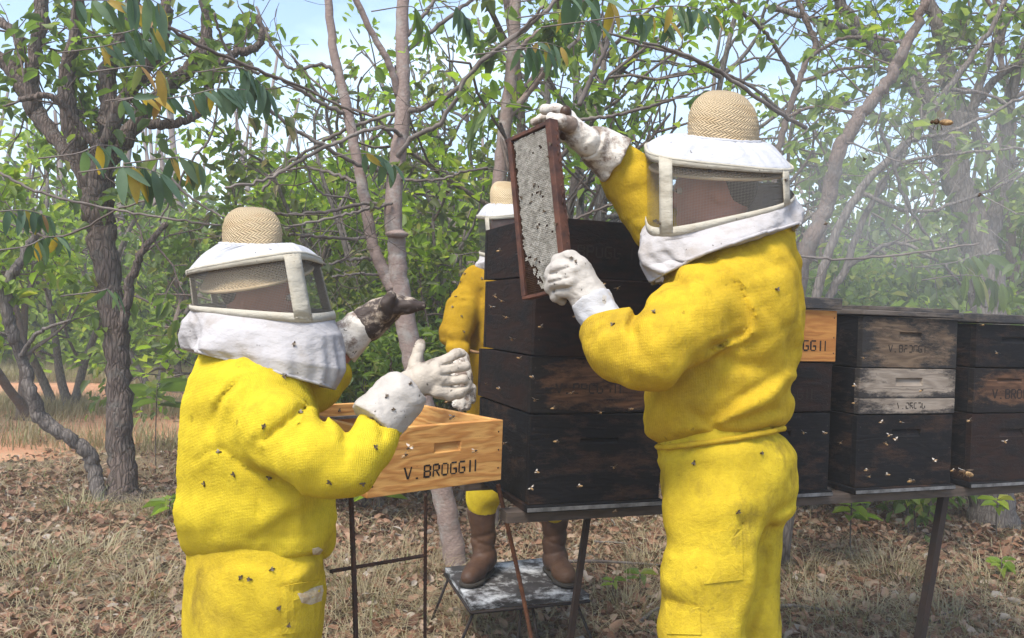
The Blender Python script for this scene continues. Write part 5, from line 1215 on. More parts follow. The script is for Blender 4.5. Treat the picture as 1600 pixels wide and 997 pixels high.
for i, l in enumerate([[(1225, 880, 4.2, 8), (1270, 500, 4.2, 8), (1300, 380, 4.2, 7), (1350, 290, 4.2, 6.5), (1420, 220, 4.2, 6), (1480, 140, 4.2, 5), (1545, 50, 4.2, 4), (1580, -20, 4.2, 4)],
                       [(1222, 880, 4.25, 7), (1280, 520, 4.25, 7), (1320, 420, 4.25, 6), (1355, 330, 4.25, 5), (1410, 240, 4.2, 4), (1440, 180, 4.2, 3), (1425, 120, 4.2, 3)],
                       [(1320, 420, 4.25, 4), (1400, 380, 4.1, 3), (1480, 410, 4.0, 2.5), (1560, 390, 4.0, 2)], [(1340, 300, 4.2, 4), (1430, 330, 4.1, 3), (1540, 300, 4.1, 2.4), (1605, 270, 4.1, 2)],
                       [(1420, 220, 4.2, 4), (1500, 200, 4.1, 3), (1605, 150, 4.0, 2.5)], [(1355, 330, 4.2, 3), (1400, 260, 4.1, 3), (1500, 240, 4.0, 2.2), (1610, 230, 4, 2)],
                       [(1480, 140, 4.2, 3), (1550, 150, 4.2, 2.5), (1620, 200, 4.2, 2)], [(1375, 200, 3.9, 3), (1420, 320, 4.0, 2.5), (1480, 420, 4.1, 2), (1540, 480, 4.2, 2)]]):
    V, f, S_ = traced(e, 'l', l, None, 8, None, .04, i + 110, .004); mb.put(V, f); twigs_from(T, S_, 4, .45, .004, 2)
mb.build('trunk', M_bark_grey, e); T.tubes.build('branches', M_twig, e); T.tips = T.tips[::4]; leaf_obj('crown', [T.leaves(3, .065, .5, .5, .04)], M_lf_pale, e)
e = tag(root_at(P(1190, 860, 4.6), 'dark_sapling'), 'dark thin forked sapling against the sky above the standing beekeeper', 'tree'); mb = MB(); T = Tree(28)
for i, l in enumerate([[(1185, 870, 4.6, 8), (1195, 500, 4.6, 8), (1212, 270, 4.6, 6), (1228, 190, 4.6, 5.5), (1246, 135, 4.6, 5), (1262, 90, 4.6, 5), (1275, 70, 4.6, 5), (1258, 30, 4.6, 4), (1238, -20, 4.6, 4)],
                       [(1244, 135, 4.6, 4), (1225, 95, 4.5, 3.5), (1195, 50, 4.4, 3), (1160, 20, 4.3, 3), (1130, -15, 4.2, 3)], [(1262, 92, 4.6, 3.4), (1310, 62, 4.5, 3), (1370, 60, 4.4, 3), (1420, 70, 4.3, 2.5)],
                       [(1250, 128, 4.6, 3), (1300, 112, 4.5, 2.6), (1350, 104, 4.5, 2.4), (1405, 112, 4.4, 2)], [(1228, 185, 4.6, 3), (1270, 168, 4.5, 2.6), (1320, 175, 4.4, 2.2), (1360, 195, 4.4, 2)],
                       [(1228, 180, 4.6, 3), (1180, 140, 4.5, 2.5), (1120, 110, 4.4, 2.5), (1060, 85, 4.3, 2.5), (980, 65, 4.2, 2.2)]]):
    V, f, S_ = traced(e, 'l', l, None, 8, None, .04, i + 120, .003); mb.put(V, f); twigs_from(T, S_[10:], 4, .35, .0035, 2)
mb.build('trunk', M_bark_brown, e); T.tubes.build('branches', M_twig_d, e); T.tips = T.tips[::2]; leaf_obj('crown', [T.leaves(2, .06, .55, .5, .04)], M_lf_bright, e)
# ===== pinnate overhanging sprays =====
def spray(label, px, py, d, dx, dy, n_l, leaf_px, seed, hang=.9, mat=None, lead=None, group='leafy twigs hanging over the clearing', wd=.34):
    """twig from (px,py) towards (px+dx,py+dy) with paired leaves hanging from it"""
    a, b = P(px, py, d), P(px + dx, py + dy, d + .1); e = tag(empty('leafy_twig', a), label, 'twig', group); r = np.random.default_rng(seed)
    mid = (a + b) / 2 + np.array([0, 0, sm(6, d)]); pts = ([P(*lead, d)] if lead else []) + [a, mid, b]; c = spline(pts, 24); V, f = tube(c, np.linspace(.0028, .0012, 24), 5); add('stem', V, f, M_twig, e)
    k0 = 8 if lead else 0; L_ = sm(leaf_px, d); Vs, Fs, As = [], [], []
    ax = (b - a) / np.linalg.norm(b - a); side = np.cross(ax, [0, 0, 1.0]); side /= np.linalg.norm(side)
    for i in range(n_l):
        k = min(23, k0 + int((24 - k0) * (i + .5) / n_l)); p = c[k]
        for sgn in (-1, 1):
            D = side * sgn * (1 - hang) * 1.6 + np.array([0, 0, -hang]) + ax * (.35 + .2 * sgn) + r.normal(size=3) * .22
            D /= np.linalg.norm(D); nrm = ax * 1.0 * sgn * .35 + side * .9 + r.normal(size=3) * .2; Sx = np.cross(D, nrm); Sx /= np.linalg.norm(Sx); U = np.cross(Sx, D); l = L_ * (.8 + .35 * r.random()) * (1 - .3 * abs(i / n_l - .45))
            V = []; m = 7; cv = .25 * r.random() + .05
            for q in range(m):
                t = q / (m - 1); w_ = l * wd * .5 * math.sin(math.pi * min(1, t * .93 + .04)) ** .75 * (1.05 - .35 * t); z_ = -cv * l * t * t
                base = p + D * l * t + U * z_; V += [base - Sx * w_ + U * w_ * .35, base, base + Sx * w_ + U * w_ * .35]
            fs = []
            for q in range(m - 1): fs += [(3 * q, 3 * q + 1, 3 * q + 4, 3 * q + 3), (3 * q + 1, 3 * q + 2, 3 * q + 5, 3 * q + 4)]
            o = add('leaf', V, fs, mat or M_lf_teal, e, True, {'rnd': np.full(len(V), r.random())})
    return e
sprays = [(110, 0, 2.6, 130, 15, 6, 48), (150, 75, 2.7, 110, -12, 7, 42), (190, 52, 2.6, 66, -6, 5, 46), (185, 158, 2.5, 85, -4, 6, 40), (290, 150, 2.6, 95, -10, 9, 46), (370, 105, 2.7, 50, 40, 6, 52), (120, 240, 2.3, 60, -12, 3, 56), (182, 262, 2.3, 75, 12, 5, 62),
          (5, 330, 2.5, 75, 10, 6, 40), (40, 385, 2.5, 60, -15, 6, 42), (200, 105, 2.4, 60, 10, 2, 50), (255, 248, 2.4, 60, 10, 4, 52), (155, 455, 2.6, 30, 4, 2, 42), (195, -10, 2.3, 60, 20, 3, 60), (225, 150, 2.6, 40, -2, 3, 36),
          (870, -5, 2.6, 90, 10, 4, 60), (980, 25, 2.6, 70, 10, 5, 42), (1040, 10, 2.6, 80, 15, 6, 44), (905, 35, 2.5, 40, 10, 2, 62), (800, 78, 2.7, 60, 5, 4, 52), (868, 20, 2.9, 40, 6, 4, 36), (1085, 150, 2.9, 35, -5, 3, 40), (820, 70, 3.4, 60, 5, 5, 40),
          (705, 10, 3.2, 30, 30, 4, 42), (560, 240, 3.6, 60, 20, 4, 46), (770, 160, 3.6, -40, 50, 5, 45), (1500, 430, 3.6, 80, 20, 7, 50), (1490, 410, 3.8, 70, -10, 6, 44), (640, 10, 3.1, 28, 40, 4, 46)]
where = ['topmost long twig at the upper left corner', 'twig across the gnarled trunk near its fork', 'short twig right of the gnarled fork', 'row of blue green leaflets beside the dark fork', 'long comb of leaflets above the left straw hat', 'fan of dark leaflets against the sky above the left hat', 'yellow spotted hanging leaves over the gnarled trunk', 'cluster of yellowing leaves left of the left hat',
         'leaflets at the left edge above the red path', 'drooping leaflets at the left edge under the others', 'pair of big leaves over the dark fork', 'leaves dangling just above the left hat', 'two lone leaves low on the gnarled trunk', 'dark leaves hanging from the top edge at left', 'small leaflets in the dark fork',
         'long leaves hanging from the top edge above the raised comb', 'row of leaflets against the sky right of the comb', 'bluish leaflets against the sky above the right hat', 'two large yellow leaves above the gloved hand', 'star of long leaves on the slim brown trunk', 'narrow leaflets beside the slim trunk', 'leaves behind the right straw hat', 'dark leaflets left of the raised glove',
         'dark leaves against the sky right of the forked tree', 'leaflets between the two stems of the forked tree', 'drooping leaflets right of the forked tree', 'fern like leaves over the rightmost hive', 'upper fern like leaves over the rightmost hive', 'dark leaves crossing the top of the forked tree']
for i, (sp, wh) in enumerate(zip(sprays, where)):
    spray(wh, *sp, seed=200 + i, hang=.93 if i % 3 else .75, mat=M_lf_mid if i >= 25 else M_lf_teal, lead=(sp[0] - (60 if sp[3] > 0 else -60), sp[1] + 8) if i not in (0, 3) else None)
# bare arching twigs in the near layer
for i, (l, lb) in enumerate([([(0, 270, 3.0, 2.5), (60, 300, 3.0, 2.4), (150, 322, 3.0, 2.2), (250, 340, 3.0, 2), (345, 352, 3.0, 1.6)], 'long pale bare twig across the gnarled trunk'),
                ([(230, 20, 2.8, 3), (300, 65, 2.9, 2.8), (380, 100, 3.0, 2.6), (480, 140, 3.1, 2.2), (560, 180, 3.2, 2)], 'long bare twig sloping down from the upper left to the forked tree'),
                ([(905, 188, 2.9, 3), (960, 180, 2.9, 2.8), (1020, 165, 2.9, 2.5), (1080, 145, 3.0, 2), (1120, 130, 3.0, 1.6)], 'pale twig pointing at the raised gloved hand'),
                ([(890, 25, 3.0, 1.6), (960, 55, 3.1, 2), (1050, 78, 3.2, 2.5), (1120, 110, 3.3, 3), (1200, 165, 3.4, 3.2), (1260, 200, 3.5, 3.4)], 'dark arching twig against the sky above the right hat'),
                ([(895, 345, 3.6, 2.2), (940, 325, 3.6, 2), (985, 312, 3.6, 1.8)], 'pale twig just above the tall stack'),
                ([(905, 165, 3.1, 4), (925, 120, 3.1, 4), (945, 80, 3.1, 3.5), (960, 30, 3.1, 3)], 'brown stem rising behind the raised glove'),
                ([(1245, 400, 3.4, 2), (1330, 405, 3.4, 2.2), (1430, 395, 3.4, 2), (1530, 380, 3.4, 1.6)], 'thin pale twig crossing the smoke above the hives'),
                ([(0, 345, 3.2, 2), (90, 370, 3.2, 1.8), (180, 330, 3.2, 1.6), (260, 300, 3.2, 1.4)], 'thin arching twig above the path'),
                ([(250, 345, 3.0, 1.5), (300, 250, 3.0, 2), (330, 210, 3.0, 2), (345, 120, 3.0, 1.6)], 'thin upright twig left of the left hat'),
                ([(250, 262, 2.9, 2), (300, 310, 2.9, 2), (350, 340, 2.9, 1.8)], 'twig slanting down to the left hat')]):
    V, f, S_ = traced(None, 't', l, None, 6, None, .06, i + 140, .002); e = tag(empty('bare_twig', S_[0, :3]), lb, 'twig', 'bare twigs'); add('stem', V, f, M_twig if i % 3 != 1 else M_twig_d, e)
    T = Tree(300 + i); twigs_from(T, S_, 3, .16, .0016, 2, 0, 2); T.tubes.build('side_twigs', M_twig_d, e)
# ===== bushes and trees behind =====
SP = [  # px, distance, height, trunk r, stems, leaf (per, size, width), material, bark, label
 (40, 8.5, 3.2, .05, 3, (8, .11, .55), M_lf_bright, 'bright green bushy tree behind the path at the left edge'),
 (110, 9.5, 3.0, .05, 3, (8, .11, .5), M_lf_bright, 'yellow green bush behind the gnarled trunk'),
 (-60, 7.5, 4.2, .06, 2, (7, .10, .5), M_lf_mid, 'green tree at the far left edge'),
 (245, 10.5, 3.6, .05, 2, (8, .12, .5), M_lf_mid, 'dark green tree left of the left straw hat'),
 (330, 8.5, 3.6, .05, 2, (8, .11, .5), M_lf_mid, 'bushy green tree behind the left beekeeper'),
 (420, 7.0, 3.4, .045, 2, (8, .10, .5), M_lf_bright, 'light green tree above the left hat'),
 (480, 8.6, 4.6, .06, 2, (8, .11, .45), M_lf_mid, 'tall green tree left of the forked tree'),
 (545, 6.2, 2.2, .03, 4, (8, .08, .5), M_lf_olive, 'low olive shrub behind the raised dark glove'),
 (585, 7.4, 3.2, .045, 3, (8, .10, .5), M_lf_bright, 'green shrub between the stems of the forked tree'),
 (660, 6.6, 2.8, .04, 3, (8, .09, .55), M_lf_bright, 'green shrub right of the forked tree'),
 (700, 8.5, 4.8, .06, 2, (8, .10, .5), M_lf_mid, 'tall tree behind the shrubs right of the forked tree'),
 (735, 6.0, 2.1, .03, 4, (8, .08, .55), M_lf_bright, 'leafy shrub left of the half hidden beekeeper'),
 (700, 5.6, 1.5, .02, 4, (6, .06, .4), M_lf_olive, 'dry low shrub left of the half hidden beekeeper'),
 (850, 6.8, 4.2, .05, 2, (8, .10, .6), M_lf_bright, 'round leaved tree above the raised comb'),
 (930, 6.0, 4.4, .055, 2, (9, .10, .65), M_lf_bright, 'bright round leaved tree right of the raised comb'),
 (1010, 6.6, 4.4, .06, 2, (9, .10, .65), M_lf_bright, 'bright tree left of the right straw hat'),
 (960, 8.5, 3.0, .05, 3, (8, .10, .5), M_lf_olive, 'olive shrub above the tall stack'),
 (1080, 8.2, 4.2, .06, 2, (8, .10, .6), M_lf_mid, 'green tree behind the right straw hat'),
 (1160, 7.4, 3.8, .045, 2, (7, .09, .6), M_lf_bright, 'sparse green tree right of the right straw hat'),
 (1235, 9.0, 3.6, .05, 2, (9, .12, .5), M_lf_mid, 'dark green tree behind the smoke'),
 (1300, 8.0, 2.8, .045, 3, (9, .10, .5), M_lf_pale, 'pale bush in the smoke behind the hives'),
 (1390, 9.0, 3.1, .05, 3, (9, .12, .5), M_lf_pale, 'yellowish bush above the third stack'),
 (1470, 7.4, 2.2, .04, 4, (9, .09, .5), M_lf_pale, 'pale shrub behind the third stack'),
 (1560, 8.4, 3.4, .05, 3, (9, .11, .5), M_lf_pale, 'hazy bush behind the spreading tree'),
 (1660, 7.4, 4.2, .06, 2, (8, .10, .5), M_lf_pale, 'pale tree at the right edge'),
 (1340, 6.0, 1.5, .02, 4, (8, .07, .5), M_lf_bright, 'low green shrub just behind the third stack'),
 (1440, 5.4, 1.42, .02, 4, (8, .07, .5), M_lf_mid, 'green seedling bush between the third and fourth stacks'),
 (1260, 5.6, 1.35, .02, 4, (8, .07, .5), M_lf_mid, 'low shrub right of the standing beekeeper'),
 (600, 9.8, 4.4, .05, 2, (9, .12, .5), M_lf_mid, 'deep green tree far behind the forked tree'),
 (780, 10.5, 4.6, .05, 2, (9, .12, .5), M_lf_mid, 'deep green tree far behind the slim brown trunk'),
 (380, 12.5, 4.8, .06, 2, (9, .14, .5), M_lf_mid, 'far green tree above the left hat'),
 (500, 5.6, 1.3, .018, 4, (7, .06, .4), M_lf_olive, 'dry shrub under the raised dark glove'),
 (600, 5.3, 1.2, .018, 4, (7, .06, .4), M_lf_mid, 'low shrub behind the pine box'),
 (1500, 12, 4.0, .06, 2, (8, .14, .5), M_lf_pale, 'far hazy tree behind the fourth stack'),
 (860, 12, 4.6, .06, 2, (9, .14, .5), M_lf_olive, 'far olive tree above the tall stack'),
 (1120, 12, 4.0, .06, 2, (9, .14, .5), M_lf_olive, 'far olive tree behind the standing beekeeper')]
def gx_at(px, d): return (px - 800) / F * d
for i, (px, d, h, r_, st_, lf, mt, lb) in enumerate(SP):
    small = h < 1.7
    if h > 3.1: h *= .70 if 300 < px < 760 else .74 if 1130 < px < 1330 else .85 if px < 300 else 1.0
    auto_tree(lb, gx_at(px, d), d, h, r_, (rng.normal() * .08, rng.normal() * .05), nl=4 if st_ > 2 else 7, lev=3, L_=h * (.36 if not small else .4), leaf=((lf[0] if h < 1.7 else lf[0] - 3) if h < 2.8 else (1 if 300 < px < 760 else 1 if 1050 < px < 1340 else 2), lf[1] * (1 if h < 3.3 else .85), lf[2]), mat=mt, bark=M_bark_grey if i % 2 else M_bark_brown, seed=400 + i,
              group='trees and shrubs round the clearing', name='shrub' if h < 3.3 else 'tree', cat='shrub' if h < 3.3 else 'tree', start=.18 if st_ > 2 else .3, stems=st_, nb=4, spread=.08 if small else .12)
# far wood: one mass of trunks and leaves
r = np.random.default_rng(77); mb = MB()
for i in range(480):
    y = 15 + 18 * r.random(); x = (r.random() * 2 - 1) * 1.5 * y; hh_ = 3.2 + 2.2 * r.random() + (1.5 if x < -.3 * y else 0)
    if x > -.08 * y and r.random() < .4: continue
    c = np.array([[x, y, 0], [x + r.normal() * .1, y, hh_ * .5], [x + r.normal() * .3, y, hh_]]); V, f = tube(c, np.array([.09, .07, .03]) * (.6 + r.random() * .7), 5); mb.put(V, f)
tag(mb.build('far_trunks', m_simple('far_grey_trunk', (.22, .18, .165), .9, (.13, .10, .09), 3, 0)), 'grey slender trunks of the plantation far behind the clearing', 'wood', kind='stuff')
def mass(nm, lb, n, y0, y1, xf, z0, z1, size, mat, seed, clump=60):
    r = np.random.default_rng(seed); k = n // clump; yc = y0 + (y1 - y0) * r.random(k); xc = (xf[0] + (xf[1] - xf[0]) * r.random(k)) * yc; zc = z0 + (z1 - z0) * r.random(k) ** .9 * (.8 + .35 * np.sin(xc * .9) * np.cos(xc * .37 + yc))
    C = np.repeat(np.stack([xc, yc, np.maximum(zc, .1)], 1), clump, 0) + r.normal(size=(k * clump, 3)) * [.45, .45, .38]; C[:, 2] = np.maximum(C[:, 2], .05)
    return tag(leaf_obj(nm, [leaf_arrays(C, r.normal(size=C.shape), size, .5, r, .2, 1, .6)], mat), lb, 'foliage', kind='stuff')
mass('far_foliage', 'dark green foliage of the far wood behind the clearing', 84000, 15, 28, (-1.7, 1.7), .2, 3.9, .28, M_lf_mid, 1)
mass('undergrowth', 'tangled green undergrowth behind the hives and beekeepers', 52000, 8.5, 13, (-.10, 1.35), .1, 2.2, .13, M_lf_olive, 2)
mass('scrub_foliage', 'bright scrub leaves far behind the path', 16000, 13, 17, (-1.6, -.30), .3, 2.6, .16, M_lf_bright, 3)
# tangle of thin dead stems in the undergrowth
mb = MB(); r = np.random.default_rng(9)
for i in range(620):
    y = 5.2 + 5.5 * r.random(); x = (-.30 + 1.0 * r.random()) * y; z0 = 1.6 * r.random() ** 1.5; L_ = .4 + .9 * r.random(); d = r.normal(size=3) * [.7, .5, .5] + [0, 0, .7]; d /= np.linalg.norm(d)
    c = np.array([[x, y, z0], np.array([x, y, z0]) + d * L_ * .5 + r.normal(size=3) * .05, np.array([x, y, z0]) + d * L_]); V, f = tube(spline(c, 5), np.linspace(.005, .0015, 5), 4, cap=False); mb.put(V, f)
tag(mb.build('dead_stems', M_twig), 'tangle of thin grey dead stems in the undergrowth', 'stems', kind='stuff')
# ===== ground cover =====
def gp_rand(n, y0, y1, r, xl=-.95, xr=.95, pw=.8):
    y = y0 + (y1 - y0) * r.random(n) ** (1 / pw) if pw < 1 else y0 + (y1 - y0) * r.random(n) ** pw
    x = (xl + (xr - xl) * r.random(n)) * y; return x, y
def on_path(x, y):
    a = np.abs(y - np.interp(x, [-14, -8, -5, -3.6, -2.6, -1.9, -1], [7.4, 7.3, 7.9, 8.3, 9.8, 12, 14])) < 1.15 + .9 * np.sin(x * 4) * np.sin(y * 3.1)
    b = np.abs(y - np.interp(x, [-16, -8, -5, -3.6, -2, 0], [11.2, 11.4, 11.0, 11.6, 13.5, 15])) < 1.05
    return (a | b) & (x < -.9)
r = np.random.default_rng(31)
x, y = gp_rand(140000, 2.6, 10.5, r, pw=1.5); k = ~on_path(x, y) & ((np.sin(x * 2.1 + 1) * np.sin(y * 1.7) + r.random(len(x)) * 1.6) > -.45) & ~((x < -.42 * y) & (y > 6) & (r.random(len(x)) < .8)); x, y = x[k], y[k]
C = np.stack([x, y, gz(x, y) + .004 + .03 * r.random(len(x)) ** 2], 1); D = r.normal(size=C.shape) * [1, 1, .28]
tag(leaf_obj('leaf_litter', [leaf_arrays(C, D, .053, .52, r, 0, 1.5, .5)], M_litter), 'brown curled dead leaves covering the ground', 'leaf litter', kind='stuff')
def grass(nm, lb, centers, per, L_, seed, sprd=.10, lie=.6, wd=.0022):
    r = np.random.default_rng(seed); n = len(centers) * per; C = np.repeat(centers, per, 0); a = r.random(n) * 6.283; q = r.random(n) ** .5 * sprd
    B = C + np.stack([np.cos(a) * q, np.sin(a) * q, 0 * q], 1); a2 = a + r.normal(size=n) * .6; l = L_ * (.45 + .75 * r.random(n)); ln = lie * (.4 + r.random(n))
    o = np.stack([np.cos(a2), np.sin(a2), 0 * a2], 1); s_ = np.stack([-np.sin(a2), np.cos(a2), 0 * a2], 1); V = np.zeros((n, 6, 3))
    for j, t in enumerate((0, .5, 1)):
        c = B + o * (l * ln * t ** 1.6)[:, None] + np.array([0, 0, 1.0]) * (l * t * (1 - .45 * ln * t))[:, None]; w_ = wd * (1.1 - t)
        V[:, 2 * j] = c - s_ * w_; V[:, 2 * j + 1] = c + s_ * w_
    b = np.arange(n)[:, None] * 6; Fq = np.concatenate([b + [[0, 1, 3, 2]], b + [[2, 3, 5, 4]]]); rn = np.repeat(np.clip(np.repeat(r.random(len(centers)) * .5, per) + r.random(n) * .5, 0, 1), 6)
    return tag(add(nm, V.reshape(-1, 3), Fq, M_grass, None, False, {'rnd': rn}), lb, 'grass', kind='stuff')
x, y = gp_rand(420, 2.7, 11, r, pw=1.5); k = ~on_path(x, y) & (np.sin(x * 1.3 + 2) * np.sin(y * 1.1 + x) > -.25 + .5 * (r.random(len(x)) - .5)); x, y = x[k], y[k]
grass('dry_grass', 'straw coloured dry grass between the fallen leaves', np.stack([x, y, gz(x, y)], 1), 40, .15, 5, .17, 1.2)
x, y = gp_rand(6500, 2.7, 10, r, pw=1.3); k = ~on_path(x, y); x, y = x[k], y[k]
grass('straw_bits', 'broken straw and stalks lying over the leaves', np.stack([x, y, gz(x, y) + .02], 1), 5, .16, 8, .25, 2.0, .0016)
x = -.78 * 9 - 6 + r.random(3000) * 12.2; y = 8.4 + 6.5 * r.random(3000); k = ~on_path(x, y); x, y = x[k], y[k]
xa = -8.5 + r.random(190) * 6; ya = 8.6 + 1.3 * r.random(190) + .25 * np.sin(xa * 3); xb = -6.5 + r.random(110) * 4.2; yb = 6.9 + 1.0 * r.random(110); x = np.concatenate([x, xa, xb]); y = np.concatenate([y, ya, yb])
grass('pale_grass_field', 'pale dry grass growing beyond and between the red paths', np.stack([x, y, gz(x, y)], 1), 26, .24, 6, .22, .5, .004)
tufts = [(570, 960, 3.5), (540, 930, 3.8), (720, 985, 3.4), (760, 980, 3.4), (1390, 850, 4.3), (1250, 870, 4.1), (1400, 900, 4.1), (1280, 960, 3.6), (60, 960, 3.6), (30, 900, 3.9), (140, 890, 4.0), (230, 960, 3.6), (1350, 960, 3.5), (1560, 900, 4.1), (1470, 980, 3.5), (980, 950, 3.6), (640, 900, 4.0), (1020, 870, 4.2), (260, 790, 4.9), (120, 800, 4.9)]
tc_ = np.array([P(a, b, d) * [1, 1, 0] for a, b, d in tufts])
grass('grass_tussocks', 'taller grey straw tussocks under the hive stand and stool', tc_, 150, .24, 8, .17, 1.0)
# fallen sticks
for i, (a, b, lb) in enumerate([((1205, 838, 4.2), (1300, 836, 4.3), 'pale straight stick right of the standing beekeeper'), ((1205, 925, 3.6), (1320, 950, 3.6), 'thick grey stick lying right of the yellow trousers'), ((860, 870, 4.2), (1035, 868, 4.2), 'long grey branch behind the stool'),
              ((1420, 975, 3.4), (1530, 925, 3.8), 'stick beside the foot of the metal post'), ((1250, 885, 3.9), (1320, 915, 3.8), 'dark broken stick among the leaves'), ((1000, 980, 3.4), (1040, 940, 3.6), 'dark stump of branch left of the yellow trousers'), ((0, 845, 4.2), (110, 812, 4.5), 'grey stick on the leaves at the left edge'),
              ((930, 800, 4.6), (1010, 845, 4.4), 'thin stick leaning under the tall stack'), ((595, 800, 4.7), (680, 842, 4.4), 'thin twig on the leaves behind the rebar'), ((20, 930, 3.7), (160, 960, 3.6), 'long pale twig in the lower left corner')]):
    c = spline([P(*a) * [1, 1, 0] + [0, 0, .03], (P(*a) + P(*b)) / 2 * [1, 1, 0] + [r.normal() * .03, r.normal() * .03, .045], P(*b) * [1, 1, 0] + [0, 0, .03]], 12)
    V, f = tube(c, np.linspace(.011, .005, 12) * (1 if i in (1, 2, 5) else .55), 7, .1, i); add('fallen_stick', V - c[0], f, M_twig if i % 2 == 0 else M_bark_grey, None); o = bpy.context.scene.collection.objects[-1]; o.location = tuple(c[0]); tag(o, lb, 'stick', 'fallen sticks')
# green seedlings
for i, (px, py, d, s_, lb) in enumerate([(1330, 800, 4.4, .16, 'green seedling under the third stack, the leafiest one'), (1558, 790, 4.9, .13, 'bright broad leaved seedling under the rightmost stack'), (1565, 885, 4.2, .11, 'small seedling in the leaves at the right edge'), (958, 915, 3.7, .08, 'tiny two leaved seedling left of the dark post'), (1000, 905, 3.8, .09, 'small dark seedling left of the yellow trousers'),
              (1420, 780, 4.9, .12, 'yellowish sprig just under the hive rail'), (585, 765, 5.0, .20, 'green plant under the pine box'), (245, 620, 6.2, .35, 'leafy sprig left of the left beekeeper'), (1440, 480, 5.0, .22, 'bright rosette of leaves above the gap between the two right stacks'), (265, 790, 4.8, .14, 'small sprig at the left beekeeper\'s hip')]):
    base = P(px, py, d); z0 = 0 if i not in (8,) else 0; e = tag(empty('seedling', base * [1, 1, 0]), lb, 'seedling', 'green seedlings'); rr = np.random.default_rng(500 + i)
    top = base + [0, 0, s_ * .3]; V, f = tube(spline([base * [1, 1, 0] + [.01, 0, 0], (base * [1, 1, .5]), top], 8), .004, 5); add('stem', V, f, M_twig_d, e)
    for j in range(9 if s_ > .1 else 5):
        a = j * 2.4; D = np.array([math.cos(a), math.sin(a), .35 - .12 * (j % 3)]); V, Fq, A = leaf_arrays([top - [0, 0, s_ * .06 * j]], [D], s_ * .75, .42, rr, .15, .3); add('leaf', V, Fq, M_lf_bright if i not in (4, 7) else M_lf_mid, e, False, {'rnd': A})
# ---------------- bees ----------------
def bee_mesh(name, wing_spread, pale):
    mb = MB(); mats = []; V, Fq = ellmesh((-.0045, 0, 0), (.0052, .0024, .0024), None, 8, 6); n0 = len(Fq); mb.put(V, [tuple(q) for q in Fq])
    V, Fq = ellmesh((.0022, 0, .0004), (.0024, .0023, .0023), None, 7, 5); mb.put(V, [tuple(q) for q in Fq]); V, Fq = ellmesh((.0052, 0, 0), (.0014, .0018, .0016), None, 6, 5); mb.put(V, [tuple(q) for q in Fq]); nb_ = len(mb.f)
    for s in (-1, 1):
        for (L_, a, x) in ((.0095, wing_spread, .002), (.0068, wing_spread + .35, .0008)):
            d = np.array([-math.sin(a), s * math.cos(a), .25]); w_ = np.array([math.cos(a), s * math.sin(a), 0]) * .0018; b = np.array([x, s * .0015, .0022])
            mb.put([b, b + d * L_ * .5 - w_, b + d * L_, b + d * L_ * .6 + w_], [(0, 1, 2, 3)])
    for s in (-1, 1):
        for k in range(3):
            b = np.array([.003 - .002 * k, s * .0018, -.001]); t = b + np.array([.001 - .0012 * k, s * .0028, -.0030]); V, f = tube([b, t], .0003, 3, cap=False); mb.put(V, f)
    V = np.concatenate(mb.v); me = newmesh(name, V, mb.f, True); me.materials.append(M_beepale if pale else M_bee); me.materials.append(M_wing if pale else M_wingd); me.materials.append(M_bee)
    for i, p in enumerate(me.polygons): p.material_index = 1 if nb_ <= i < nb_ + 4 else (0 if i < n0 else 2)
    return me
ME_fly, ME_sit = bee_mesh('flying_bee', .25, True), bee_mesh('sitting_bee', 1.15, False)
def bee(px, py, d, label, group, sc_=1.0, fly=True, seed=None, surf=False):
    o = bpy.data.objects.new('bee', ME_fly if fly else ME_sit); COL.objects.link(o); o.location = tuple(P(px, py, d)); rr = random.Random(int(px * 7 + py * 13))
    o.rotation_euler = (rr.uniform(-.6, .6) + (math.pi / 2 if surf else 0), rr.uniform(-.5, .5) if not surf else rr.uniform(0, 6.28), rr.uniform(0, 6.28) if not surf else rr.uniform(-.2, .2)); o.scale = (sc_,) * 3
    return tag(o, label, 'bee', group)
bpy.context.view_layer.update(); DG = bpy.context.evaluated_depsgraph_get()
def on_surface(px, py, off=.003):
    c = Vector(CAM); t = Vector(P(px, py, 1.0)); d = (t - c).normalized(); st_ = c + d * 1.2
    for _ in range(4):
        ok, loc, nrm, idx, ob, mt = S.ray_cast(DG, st_, d)
        if not ok: return None
        if 'gauze' in ob.name: st_ = loc + d * .01; continue
        return loc, nrm
    return None
def sit(px, py, label, group, sc_=1.0, pale=False):
    h_ = on_surface(px, py)
    if not h_: return
    loc, nrm = h_
    if nrm.dot(Vector(CAM) - loc) < 0: nrm = -nrm
    o = bpy.data.objects.new('bee', ME_fly if pale else ME_sit); COL.objects.link(o); q = nrm.to_track_quat('Z', 'Y'); o.rotation_mode = 'QUATERNION'
    from mathutils import Quaternion
    o.rotation_quaternion = q @ Quaternion((0, 0, 1), random.Random(int(px * 3 + py)).uniform(0, 6.28)); o.location = loc + nrm * .002; o.scale = (sc_ * .85,) * 3
    tag(o, label, 'bee', group)
LW = [(468, 645, 'at the crook of the near elbow'), (412, 667, 'on the upper sleeve'), (581, 653, 'beside the orange spot on the cuff'), (343, 707, 'under the armpit'), (320, 757, 'low on the back'), (366, 742, 'below the sleeve on the ribs'), (376, 903, 'on the trousers just under the jacket hem'), (424, 890, 'on the trousers, middle of three under the hem'), (391, 905, 'on the trousers beside another bee'), (451, 975, 'lowest on the trousers'), (516, 754, 'on the underside of the elbow'), (565, 755, 'on the bottom of the forearm sleeve'), (420, 745, 'on the belly beside the sleeve'), (437, 948, 'on the trouser pocket'), (587, 700, 'at the edge of the cuff'), (530, 640, 'on top of the forearm sleeve')]
for (x, y, t) in LW: sit(x, y, 'bee on the lemon yellow suit, ' + t, 'bees on the left yellow suit')
